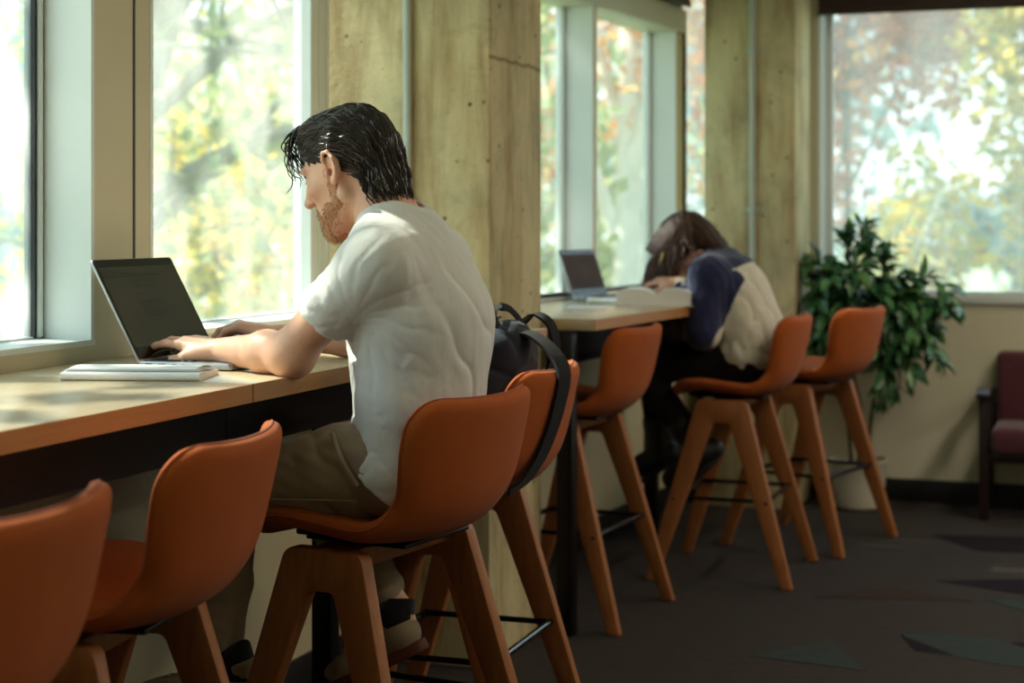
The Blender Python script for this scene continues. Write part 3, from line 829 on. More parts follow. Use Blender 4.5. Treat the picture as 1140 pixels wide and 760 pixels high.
M['beard'] = hair_mat('reddish_beard', srgb(164, 116, 84), 0.7)
M['shirt'] = cotton('pale_grey_cotton', srgb(222, 222, 220))
M['khaki'] = fabric('khaki_twill', srgb(150, 132, 112), 0.9, 900, 0.1, 0.15, 0.2, 14)
M['navy'] = fabric('navy_fleece', srgb(38, 42, 78), 0.95, 700, 0.1, 0.3)
M['cream'] = fabric('cream_fleece', srgb(206, 200, 184), 0.95, 700, 0.06, 0.3)
M['black_cloth'] = fabric('black_leggings', srgb(20, 16, 20), 0.95, 900, 0.1, 0.1)
M['boot'] = plain('black_boot_leather', (0.012, 0.011, 0.012, 1), 0.5)
M['canvas'] = fabric('tan_canvas', srgb(150, 132, 108), 0.9, 900, 0.1)
M['sole'] = plain('brown_rubber', srgb(96, 44, 26), 0.6)
M['lace'] = plain('white_laces', srgb(200, 196, 186), 0.8)
M['sock'] = fabric('black_sock', srgb(16, 15, 17), 0.95, 900)
M['eye'] = plain('eye_white', srgb(225, 220, 214), 0.2)
M['iris'] = plain('dark_iris', srgb(60, 44, 32), 0.2)

M['beard_hair'] = plain('reddish_bristle', srgb(150, 104, 74), 0.7, 0.2, 200)
def frame3(f, up):
    """rows: forward, left, up (orthonormal)"""
    f = np.array(f, float); f /= np.linalg.norm(f); up = np.array(up, float); up = up-f*(up@f); up /= np.linalg.norm(up)
    return np.stack([f, np.cross(up, f), up])

def hand(S, wrist, d, palm_n, thumb_side, scale=1.0, curl=(0.5, 0.5, 0.5, 0.5), spread=0.10, lift=0.0, thumb_curl=0.3, k=0.004):
    """palm, four fingers and a thumb; d: direction of the hand, palm_n: normal out of the palm, thumb_side: +1 or -1 along palm_n x d"""
    d = np.array(d, float); d /= np.linalg.norm(d); n = np.array(palm_n, float); n = n-d*(n@d); n /= np.linalg.norm(n)
    w = np.cross(n, d)*thumb_side; W = np.array(wrist, float); L = scale
    base = [0.030, 0.010, -0.011, -0.030]; mc = [0.088, 0.092, 0.087, 0.078]; rr = [0.0092, 0.0094, 0.0090, 0.0080]
    seg = [(0.042, 0.025, 0.020), (0.046, 0.028, 0.021), (0.043, 0.026, 0.020), (0.034, 0.020, 0.018)]
    tips = []
    for i in range(4):
        kn = W+(d*mc[i]+w*base[i])*L-n*(0.004+0.004*(i in (1, 2)))*L
        S.cone(W+w*base[i]*0.62*L+d*0.006, kn, 0.0155*L, 0.0112*L, 0.014)
        sp = (1.5-i)*spread; dd = d*math.cos(sp)+w*math.sin(sp); p = kn; a = -lift
        for j in range(3):
            a += curl[i]*(0.55, 0.85, 0.6)[j]
            q = p+(dd*math.cos(a)+n*math.sin(a))*seg[i][j]*L
            r0 = rr[i]*(1-0.09*j)*L; S.cone(p, q, r0*1.02, r0*0.90, k if j else 0.007)
            p = q
        tips.append(p)
    S.ell(W+d*0.045*L+n*0.002*L, (0.050*L, 0.040*L, 0.0150*L), np.stack([d, w, n]), 0.012)
    # thumb leaves the side of the palm near its base
    t0 = W+d*0.020*L+w*0.024*L+n*0.006*L; t1 = W+d*0.052*L+w*0.046*L+n*0.014*L
    td = d*math.cos(0.35)+w*math.sin(0.35)*0.6+n*thumb_curl; td /= np.linalg.norm(td)
    t2 = t1+td*0.034*L; td2 = d*0.95+w*(-0.15)+n*thumb_curl*1.2; td2 /= np.linalg.norm(td2); t3 = t2+td2*0.026*L
    S.cone(t0, t1, 0.0165*L, 0.0125*L, 0.014); S.cone(t1, t2, 0.0115*L, 0.0105*L, 0.005); S.cone(t2, t3, 0.0105*L, 0.0085*L, 0.004)
    return tips

def strands(curves, radius, n=5, mb=None, taper=0.25):
    mb = mb or MB()
    for c in curves:
        N = len(c); rs = [radius*(taper+(1-taper)*math.sin(PI*min(1, (i/(N-1))*0.93+0.07))**0.6) for i in range(N)]
        mb.tube(c, rs, n)
    return mb
# ================================================================== the man
def build_man():
    lo, hi = (-2.0, 2.70, 0.22), (-1.02, 3.52, 1.56)
    S = Solid(lo, hi, 0.0036)
    HC = np.array((-1.440, 3.080, 1.350)); HR = frame3((-0.915, 0.15, -0.385), (-0.36, 0.06, 0.93))
    H = lambda f, l, u: HC+HR[0]*f+HR[1]*l+HR[2]*u
    # torso, hips (under the clothes)
    spine = [(-1.315, 3.08, 0.76), (-1.292, 3.08, 0.90), (-1.295, 3.08, 1.05), (-1.335, 3.08, 1.17)]
    for c, r in zip(spine, ((0.10, 0.160, 0.085), (0.095, 0.150, 0.12), (0.112, 0.165, 0.12), (0.095, 0.150, 0.085))): S.ell(c, r, k=0.05)
    sh_n, sh_f = (-1.315, 2.905, 1.165), (-1.335, 3.262, 1.165)
    S.cone(sh_n, sh_f, 0.058, 0.058, 0.05)
    # neck
    nb = np.array((-1.352, 3.08, 1.222)); nt_ = H(-0.022, 0, -0.012)
    S.cone(nb, nt_, 0.064, 0.058, 0.03)
    S.cone((-1.335, 2.99, 1.195), (-1.365, 3.05, 1.26), 0.04, 0.035, 0.04); S.cone((-1.335, 3.17, 1.195), (-1.365, 3.11, 1.26), 0.04, 0.035, 0.04)
    # head
    S.ell(H(-0.006, 0, 0.042), (0.098, 0.077, 0.092), HR, 0.02)
    S.ell(H(0.030, 0, 0.000), (0.072, 0.066, 0.085), HR, 0.02)
    S.ell(H(0.050, 0, -0.050), (0.052, 0.050, 0.050), HR, 0.02)
    S.ell(H(0.078, 0, -0.090), (0.022, 0.026, 0.018), HR, 0.018)
    for s in (-1, 1):
        S.cone(H(0.005, s*0.058, -0.050), H(0.078, s*0.020, -0.096), 0.016, 0.013, 0.018)          # jaw line
        S.ell(H(0.070, s*0.045, -0.012), (0.022, 0.022, 0.016), HR, 0.02)                             # cheekbone
        S.cone(H(0.096, s*0.012, 0.036), H(0.084, s*0.050, 0.034), 0.009, 0.007, 0.010)              # brow ridge
        S.ell(H(0.098, s*0.033, 0.014), (0.014, 0.017, 0.012), HR, 0.008, 's')                        # socket
        S.ell(H(0.081, s*0.033, 0.013), (0.014, 0.0145, 0.0125), HR, 0.004)                           # eyeball under the lowered lid
        S.cone(H(0.094, s*0.020, 0.010), H(0.091, s*0.046, 0.010), 0.0030, 0.0024, 0.003)            # lid edge
    S.chain([H(0.098, 0, 0.026), H(0.115, 0, 0.004), H(0.129, 0, -0.018)], [0.008, 0.0085, 0.0105], 0.008)   # nose
    for s in (-1, 1): S.ell(H(0.115, s*0.012, -0.021), (0.011, 0.008, 0.008), HR, 0.006)
    S.cone(H(0.103, -0.016, -0.049), H(0.103, 0.016, -0.049), 0.0055, 0.0055, 0.006)                  # lips
    S.ell(H(0.104, 0, -0.050), (0.008, 0.014, 0.005), HR, 0.004); S.ell(H(0.102, 0, -0.061), (0.008, 0.013, 0.0055), HR, 0.004)
    S.ell(H(0.108, 0, -0.0555), (0.008, 0.020, 0.0016), HR, 0.003, 's')
    # ears
    for s in (-1, 1):
        er = frame3(HR[0]*0.35*1+HR[1]*s*-0.10+HR[2]*0.0+HR[0]*0.65, HR[2]-HR[0]*0.18)
        c = H(-0.004, s*0.078, 0.006); S.ell(c, (0.0160, 0.0075, 0.029), er, 0.005)
        S.ell(H(0.002, s*0.089, 0.008), (0.010, 0.009, 0.020), er, 0.003, 's'); S.ell(H(0.006, s*0.080, -0.002), (0.005, 0.008, 0.008), er, 0.003, 's')
        S.ell(H(0.004, s*0.080, -0.021), (0.008, 0.006, 0.010), er, 0.004)
        S.chain([H(0.010, s*0.083, 0.010), H(0.011, s*0.086, 0.026), H(0.002, s*0.090, 0.037), H(-0.011, s*0.094, 0.034), H(-0.019, s*0.096, 0.018), H(-0.018, s*0.094, 0.000), H(-0.010, s*0.089, -0.014), H(0.002, s*0.083, -0.024)],
                [0.0030, 0.0034, 0.0038, 0.0040, 0.0040, 0.0038, 0.0040, 0.0050], 0.0035)
        S.cone(H(0.015, s*0.080, 0.002), H(0.014, s*0.081, -0.006), 0.0045, 0.004, 0.004)
    # arms
    el_n, wr_n = (-1.488, 2.890, 0.997), (-1.692, 2.985, 0.990)
    S.cone(sh_n, (-1.40, 2.885, 1.085), 0.055, 0.049, 0.02); S.cone((-1.40, 2.885, 1.085), el_n, 0.046, 0.037, 0.02)
    mid = (np.array(el_n)*0.68+np.array(wr_n)*0.32)+np.array((0, 0, 0.002))
    S.cone(el_n, mid, 0.037, 0.038, 0.035); S.cone(mid, wr_n, 0.038, 0.0265, 0.025)
    S.ell(np.array(el_n)+np.array((0.014, -0.004, -0.008)), (0.024, 0.024, 0.024), None, 0.04)
    hand(S, np.array(wr_n)+np.array((-0.004, 0.002, 0.0)), (-0.93, 0.33, 0.10), (-0.04, 0.10, -1), -1, 0.96, (0.30, 0.36, 0.44, 0.42), 0.13, 0.12, 0.35)
    el_f, wr_f = (-1.50, 3.345, 0.998), (-1.685, 3.232, 1.003)
    S.cone(sh_f, (-1.42, 3.31, 1.08), 0.055, 0.049, 0.02); S.cone((-1.42, 3.31, 1.08), el_f, 0.049, 0.039, 0.02)
    mid = np.array(el_f)*0.66+np.array(wr_f)*0.34
    S.cone(el_f, mid, 0.040, 0.041, 0.015); S.cone(mid, wr_f, 0.041, 0.0265, 0.015)
    hand(S, np.array(wr_f)+np.array((-0.004, -0.002, 0.002)), (-0.95, -0.24, 0.16), (-0.10, -0.12, -1), 1, 1.0, (0.95, 0.80, 0.75, 0.70), 0.08, -0.05, 0.45)
    # legs
    kn_n, an_n = (-1.655, 2.945, 0.715), (-1.665, 2.925, 0.375)
    kn_f, an_f = (-1.630, 3.235, 0.712), (-1.405, 3.205, 0.445)
    for hp, kn, an in (((-1.31, 2.985, 0.765), kn_n, an_n), ((-1.31, 3.175, 0.765), kn_f, an_f)):
        S.cone(hp, kn, 0.078, 0.052, 0.03); S.cone(kn, an, 0.050, 0.034, 0.02)
    S.cone(an_n, (-1.64, 2.92, 0.345), 0.032, 0.024, 0.01); S.cone((-1.64, 2.92, 0.345), (-1.755, 2.915, 0.325), 0.022, 0.018, 0.01)
    S.cone(an_f, (-1.385, 3.20, 0.425), 0.032, 0.024, 0.01); S.cone((-1.385, 3.20, 0.425), (-1.49, 3.195, 0.335), 0.022, 0.018, 0.01)
    man = S.mesh('person', [M['skin']], None, (0, 0, 0), 1)
    tag(man, 'person in a pale grey short-sleeved shirt typing on the laptop at the counter', 'person')

    # ---------------- shirt
    T = Solid((-1.52, 2.76, 0.62), (-1.06, 3.42, 1.32), 0.0042)
    T.ell((-1.318, 3.08, 0.755), (0.122, 0.208, 0.13), k=0.05)
    T.ell((-1.297, 3.08, 0.90), (0.116, 0.190, 0.15), k=0.06)
    T.ell((-1.297, 3.08, 1.05), (0.136, 0.198, 0.15), k=0.07)
    T.ell((-1.335, 3.08, 1.168), (0.112, 0.178, 0.094), k=0.06)
    T.cone(sh_n, sh_f, 0.066, 0.066, 0.05)
    T.cone((-1.335, 2.99, 1.20), (-1.360, 3.03, 1.245), 0.050, 0.044, 0.04); T.cone((-1.335, 3.17, 1.20), (-1.360, 3.13, 1.245), 0.050, 0.044, 0.04)
    T.cone((-1.315, 3.08, 1.215), (-1.335, 3.08, 1.255), 0.062, 0.058, 0.04)
    cu_n = np.array((-1.405, 2.886, 1.080)); cu_f = np.array((-1.425, 3.314, 1.078))
    T.cone(sh_n, cu_n, 0.064, 0.058, 0.035); T.cone(sh_f, cu_f, 0.064, 0.058, 0.035)
    ax_n = np.array(el_n)-np.array(sh_n); ax_n /= np.linalg.norm(ax_n); ax_f = np.array(el_f)-np.array(sh_f); ax_f /= np.linalg.norm(ax_f)
    n1 = sm_noise(2, [28, 36, 44, 60]); n2 = sm_noise(5, [70, 90, 120]); n3 = sm_noise(9, [14, 18, 22])
    def folds(x, y, z):
        w = n1(x, y, z); big = n3(x, y, z)
        d = 0.0009*w+0.0009*n2(x, y, z)+0.0010*big
        # long soft drapes hanging down the back
        back = smooth01(-1.26, -1.18, x)*smooth01(0.70, 0.85, z)*(1-smooth01(1.12, 1.22, z))
        d = d+0.0052*back*(ridge(24*(y-3.1)+2.2*np.sin(6*z)+1.2*big, 2.4)-0.28)
        # creases fanning out of the near armpit
        r = np.sqrt((x+1.335)**2+(z-1.07)**2); th = np.arctan2(z-1.07, x+1.335)
        side = (1-smooth01(2.90, 3.0, y))*np.exp(-((r-0.09)/0.09)**2)
        d = d+0.0026*side*(ridge(8*th+14*r+0.9*w, 2.6)-0.25)
        # slanting bunches above the hem
        hem = np.exp(-((z-0.80+0.35*(x+1.26))/0.085)**2)
        d = d+0.0034*hem*(ridge(34*(z+0.75*x)+0.9*w+4*(y-3), 2.4)-0.28)
        # sleeve rings
        t = (x+1.315)*ax_n[0]+(z-1.165)*ax_n[2]; sl = smooth01(0.03, 0.08, t)*(1-smooth01(2.97, 3.02, y))
        return d+0.0022*sl*(ridge(34*t+5*(y-2.9)+1.4*w, 2.4)-0.28)
    T.warp(folds)
    # neckline, cuffs and hem are cut and hollowed
    T.cone((-1.352, 3.08, 1.236), tuple(H(-0.02, 0, -0.0)), 0.068, 0.078, 0.004, 's')
    T.half((-1.32, 3.08, 1.290), (0.42, 0, 1.0))
    hb = np.array((-1.43, 3.08, 1.205)); T.ell(hb, (0.06, 0.060, 0.05), None, 0.01, 's')
    for cu, ax, el in ((cu_n, ax_n, el_n), (cu_f, ax_f, el_f)):
        sl, X, Y, Z = T.region(cu-0.15, cu+0.15)
        pl = (X-cu[0])*ax[0]+(Y-cu[1])*ax[1]+(Z-cu[2])*ax[2]-0.030
        sel = np.sqrt((X-cu[0])**2+(Y-cu[1])**2+(Z-cu[2])**2)-0.11
        T.D[sl] = np.where(sel < 0, np.maximum(T.D[sl], pl), T.D[sl])
        T.cone(cu+ax*0.005, cu+ax*0.12, 0.046, 0.052, 0.004, 's')
    sl, X, Y, Z = T.region(T.lo, T.lo+T.n*T.h)
    hemz = 0.690-0.95*np.clip((X+1.255), -0.19, 0.0)+0.0*Y
    T.D[sl] = np.maximum(T.D[sl], (hemz-Z)*0.75)
    T.ell((-1.318, 3.08, 0.650), (0.100, 0.180, 0.070), None, 0.006, 's')
    shirt = T.mesh('shirt', M['shirt'], man, (0, 0, 0), 1)
    # collar band and cuff stitching
    ring = []
    for k in range(41):
        a = 2*PI*k/40; ring.append((-1.352+0.072*math.cos(a)+0.002, 3.08+0.074*math.sin(a), 1.243-0.42*0.072*math.cos(a)+0.012*math.cos(a)+0.004))
    MB().tube(ring, 0.0065, 8, cap=False).build('collar', M['shirt'], shirt)

    # ---------------- trousers
    P = Solid((-1.80, 2.80, 0.38), (-1.02, 3.36, 0.93), 0.0045)
    P.ell((-1.312, 3.08, 0.758), (0.106, 0.180, 0.085), k=0.04)
    P.ell((-1.312, 3.08, 0.83), (0.095, 0.165, 0.07), k=0.04)
    for s, hp, kn, an in ((-1, (-1.32, 2.985, 0.768), kn_n, an_n), (1, (-1.32, 3.175, 0.768), kn_f, an_f)):
        P.chain([hp, (-1.42, (hp[1]+kn[1])/2, 0.762), kn], [0.094, 0.088, 0.071], 0.03)
        kn = np.array(kn); an = np.array(an); md = kn*0.5+an*0.5
        P.cone(kn, md, 0.068, 0.056, 0.02); P.cone(md, an+(kn-an)*0.16, 0.056, 0.048, 0.015)
    P.cone((-1.36, 2.945, 0.815), (-1.31, 2.925, 0.770), 0.040, 0.042, 0.03)     # bunched pocket
    p1 = sm_noise(12, [22, 30, 40]); p2 = sm_noise(14, [60, 80])
    def pf(x, y, z):
        w = p1(x, y, z); d = 0.0028*w+0.0012*p2(x, y, z)
        lap = np.exp(-((x+1.36)/0.10)**2)
        d = d+0.0075*lap*(ridge(26*(x+0.9*z)+1.4*w+4*y, 1.6)-0.35)
        knee = np.exp(-((x+1.60)/0.06)**2)
        return d+0.004*knee*(ridge(30*(x-z)+1.2*w, 1.6)-0.35)
    P.warp(pf)
    P.half((0, 0, 0.868), (0.30, 0, 1)) if False else None
    tro = P.mesh('trousers', M['khaki'], man, (0, 0, 0), 1)
    MB().tube(smooth_curve([(-1.405, 2.905, 0.846), (-1.370, 2.868, 0.806), (-1.335, 2.866, 0.756)], 8), 0.005, 8).build('pocket_edge', M['khaki'], tro)
    MB().tube(smooth_curve([(-1.66, 2.872, 0.715), (-1.50, 2.866, 0.722), (-1.34, 2.872, 0.728)], 8), 0.0018, 6).build('side_seam', M['khaki'], tro)

    # ---------------- shoes and socks
    def shoe(an, heel, toe, label):
        an = np.array(an); heel = np.array(heel); toe = np.array(toe); d = toe-heel; L = np.linalg.norm(d); d /= L
        side = np.cross((0, 0, 1), d); side /= np.linalg.norm(side); up = np.cross(d, side); R = np.stack([d, side, up])
        q = Solid(np.minimum(heel, toe)-0.10, np.maximum(heel, toe)+0.14, 0.0035)
        q.cone(heel+d*0.032+up*0.035, heel+d*0.09+up*0.046, 0.034, 0.034, 0.02)
        q.cone(heel+d*0.06+up*0.05, heel+d*(L-0.06)+up*0.034, 0.036, 0.030, 0.025)
        q.ell(heel+d*(L-0.065)+up*0.026, (0.068, 0.044, 0.030), R, 0.02)
        q.cone(heel+d*0.045+up*0.05, heel+d*0.040+up*0.085, 0.040, 0.040, 0.015)
        q.half(heel+up*0.006, -up)
        q.half(heel+up*0.088+d*0.04, up+d*0.25)
        u = q.mesh('shoe', M['canvas'], man); 
        pl = []
        for k in range(24):
            a = 2*PI*k/24; x = L*0.5+(L*0.5+0.004)*math.cos(a); ww = 0.034+0.012*smooth01(0.3, 0.8, x/L)
            pl.append((x, ww*math.sin(a)*(abs(math.sin(a))**-0.25 if abs(math.sin(a)) > 0.05 else 1)))
        mx = Matrix([(d[i], side[i], up[i], heel[i]) for i in range(3)]+[(0, 0, 0, 1)])
        MB().prism(pl, -0.012, 0.012, 'z', 0.003, xf=mx).build('sole', M['sole'], u)
        lc = MB()
        for k in range(4):
            c = heel+d*(0.115+0.024*k)+up*(0.083-0.011*k)
            lc.tube(smooth_curve([c-side*0.026-up*0.010, c+up*0.004, c+side*0.026-up*0.010], 4), 0.0032, 6)
        lc.tube(smooth_curve([heel+d*0.115+up*0.086, heel+d*0.13+up*0.10-side*0.03, heel+d*0.15+up*0.075-side*0.04], 5), 0.003, 6)
        lc.build('lace', M['lace'], u)
        ax = an-(heel+d*0.04+up*0.06); MB().tube([heel+d*0.042+up*0.060, heel+d*0.040+up*0.088, an+ax*0.10, an+(an-(heel+d*0.04+up*0.06))*0.75], [0.0425, 0.045, 0.043, 0.041], 20).build('sock', M['sock'], man)
    shoe(an_f, (-1.338, 3.198, 0.385), (-1.545, 3.195, 0.278), 'far')
    shoe(an_n, (-1.575, 2.922, 0.304), (-1.83, 2.915, 0.298), 'near')

    # ---------------- hair
    q = Solid(HC-0.18, HC+0.21, 0.0036)
    q.ell(H(-0.006, 0, 0.044), (0.099, 0.081, 0.088), HR, 0.02)
    q.ell(H(-0.056, 0, 0.005), (0.048, 0.062, 0.060), HR, 0.03)
    q.ell(H(-0.068, 0, -0.052), (0.032, 0.050, 0.040), HR, 0.03)
    q.ell(H(0.048, 0.0, 0.098), (0.046, 0.060, 0.030), HR, 0.03)
    hn = sm_noise(33, [60, 80, 100])
    def hw(x, y, z):
        lx = [(x-HC[0])*HR[i, 0]+(y-HC[1])*HR[i, 1]+(z-HC[2])*HR[i, 2] for i in range(3)]
        return 0.002*hn(x, y, z)+0.003*(ridge(70*lx[2]+40*lx[1]+1.5*hn(x, y, z)+30*lx[0], 1.4)-0.4)
    q.warp(hw)
    # hairline: the face, the temples and the ear stay free
    q.ell(H(0.120, 0, -0.028), (0.100, 0.12, 0.104), HR, 0.006, 's')
    for s in (-1, 1):
        q.ell(H(0.052, s*0.085, -0.028), (0.058, 0.05, 0.066), HR, 0.006, 's')
        q.ell(H(0.004, s*0.095, 0.000), (0.030, 0.034, 0.038), HR, 0.005, 's')
    q.ell(H(0.03, 0, -0.115), (0.10, 0.2, 0.075), HR, 0.006, 's')
    hair = q.mesh('hair', M['hair_base'], man, (0, 0, 0), 1)
    rnd = random.Random(4); cur = []
    def surf(f, l, u, off=0.0):
        """push a head-local point out to the hair's surface"""
        v = np.array(((f+0.010)/0.105, l/0.083, (u-0.047)/0.092)); v = v/np.linalg.norm(v)
        return np.array((-0.010+v[0]*(0.105+off), v[1]*(0.083+off), 0.047+v[2]*(0.092+off)))
    from mathutils.bvhtree import BVHTree
    hv = [v.co.copy() for v in hair.data.vertices]; bvh = BVHTree.FromPolygons(hv, [tuple(p.vertices) for p in hair.data.polygons])
    fw, lf_, up_ = (Vector(HR[i]) for i in range(3)); hc = Vector(HC)
    for k in range(2300):                                       # swept back, wavy wet locks all over the hair
        p = hv[rnd.randrange(len(hv))]; q0, nn, _, _ = bvh.find_nearest(p); r_ = (p-hc-up_*0.03).normalized()
        if nn.dot(r_) < 0.45: continue
        off = rnd.uniform(-0.0008, 0.0032); ph = rnd.uniform(0, 6.28); amp = rnd.uniform(0.25, 0.75); c = []; L = rnd.randint(6, 10)
        for i in range(L):
            q0, nn, _, _ = bvh.find_nearest(p); r_ = (q0-hc-up_*0.03).normalized()
            if nn.dot(r_) < 0.15: break
            c.append(q0+nn*(off+(0.0035*(i/L)**2 if k % 5 == 0 else 0)))
            low = max(0.0, min(1.0, (0.05-(q0-hc).dot(up_))/0.06)); bk = max(0.0, -(q0-hc).dot(fw)/0.1)
            d = -fw*(1.0-0.75*bk)-up_*(0.20+0.85*bk+0.3*low)+lf_*(amp*math.sin(ph+i*1.2))+up_*(0.5*amp*math.cos(ph*1.3+i*1.3))
            d -= nn*d.dot(nn)
            if d.length < 1e-4: break
            p = q0+d.normalized()*0.0085
        if len(c) > 4: cur.append(c)
    for k in range(420):                                        # curls at the nape and behind the ear
        a = rnd.uniform(-1.15, 1.15); u0 = rnd.uniform(-0.03, 0.05); ph = rnd.uniform(0, 6.28); c = []
        for i in range(8):
            t = i/7; u = u0-0.075*t*rnd.uniform(0.8, 1.1); r = 0.004*math.sin(ph+t*9)
            f = -0.092*math.cos(a)-0.002+0.016*t*math.cos(a)+0.010*t*t*(-1); l = 0.078*math.sin(a)*(1-0.12*t)+0.005*math.sin(ph*2+t*7)
            c.append(Vector(H(f-r-0.006, l*1.02, u)))
        cur.append(c)
    m = strands(cur, 0.0020, 5)
    fr = []
    for k in range(46):                                         # fringe falling over the forehead
        l = rnd.uniform(-0.045, 0.062); ph = rnd.uniform(0, 6.28); L = rnd.uniform(0.03, 0.085) if l > 0.0 else rnd.uniform(0.02, 0.05); c = []
        for i in range(9):
            t = i/8
            f = 0.052+0.054*math.sin(min(1, t*1.5)*PI/2)+0.006*math.sin(ph+5*t)-0.004*t; u = 0.122-0.020*t-L*t*t+0.0; 
            c.append(Vector(H(f+0.010*t*(1-t), l+0.010*math.sin(ph+4*t)*t, u)))
        fr.append(c)
    strands(fr, 0.0017, 5, m)
    wisps = [[H(0.100, 0.030, 0.10), H(0.122, 0.034, 0.075), H(0.122, 0.036, 0.045), H(0.128, 0.040, 0.022), H(0.146, 0.042, 0.012)],
             [H(0.100, 0.045, 0.10), H(0.116, 0.055, 0.070), H(0.105, 0.060, 0.035), H(0.090, 0.060, 0.020), H(0.100, 0.058, 0.004)],
             [H(0.105, 0.020, 0.10), H(0.132, 0.022, 0.078), H(0.136, 0.026, 0.050), H(0.124, 0.030, 0.030)],
             [H(0.095, 0.055, 0.09), H(0.100, 0.066, 0.060), H(0.085, 0.070, 0.030), H(0.078, 0.069, 0.012)]]
    strands([smooth_curve([tuple(p) for p in w_], 5) for w_ in wisps], 0.0014, 5, m)
    m.build('lock', M['hair_dark'], hair, fix=False)
    # eyebrows and beard
    eb = MB()
    for s in (-1, 1):
        for k in range(26):
            t = k/25; b0 = H(0.106-0.016*t*t, s*(0.014+0.036*t), 0.036+0.004*math.sin(PI*t)); b1 = b0+HR[1]*s*0.008+HR[2]*rnd.uniform(-0.001, 0.003)+HR[0]*-0.001
            eb.tube([tuple(b0), tuple((b0+b1)/2+HR[0]*0.001), tuple(b1)], [0.0009, 0.0009, 0.0003], 4)
    eb.build('eyebrow', M['hair_dark'], man, fix=False)
    B = Solid(HC-0.15, HC+0.15, 0.0036)
    for s in (-1, 1):
        B.cone(H(0.018, s*0.0655, 0.008), H(0.020, s*0.058, -0.055), 0.0080, 0.0124, 0.012)
        B.cone(H(0.018, s*0.057, -0.055), H(0.084, s*0.020, -0.097), 0.0136, 0.0140, 0.012)
        B.cone(H(0.050, s*0.050, -0.056), H(0.086, s*0.026, -0.078), 0.012, 0.012, 0.012)
        B.cone(H(0.102, s*0.004, -0.041), H(0.094, s*0.025, -0.052), 0.0052, 0.0060, 0.006)
        B.cone(H(0.094, s*0.025, -0.052), H(0.090, s*0.022, -0.080), 0.0065, 0.010, 0.006)
    B.ell(H(0.086, 0, -0.096), (0.024, 0.028, 0.022), HR, 0.012)
    bn = sm_noise(40, [180, 240, 300]); B.warp(lambda x, y, z: 0.0016*bn(x, y, z))
    bd = B.mesh('beard', M['beard'], man, (0, 0, 0), 1)
    st = MB(); vs = [v.co.copy() for v in bd.data.vertices]; ns = [v.normal.copy() for v in bd.data.vertices]
    dn = Vector(tuple(-HR[2]*0.8+HR[0]*0.1))
    for k in range(2600):
        i = rnd.randrange(len(vs)); p = vs[i]; d = (ns[i]*0.7+dn*0.9+Vector((rnd.gauss(0, .3), rnd.gauss(0, .3), rnd.gauss(0, .3)))).normalized()*rnd.uniform(0.004, 0.007)
        st.tube([p-d*0.2, p+d*0.5, p+d+dn*0.001], [0.00032, 0.0003, 0.00015], 3, cap=False)
    st.build('bristles', M['beard_hair'], bd, fix=False)
    return man
man = build_man()
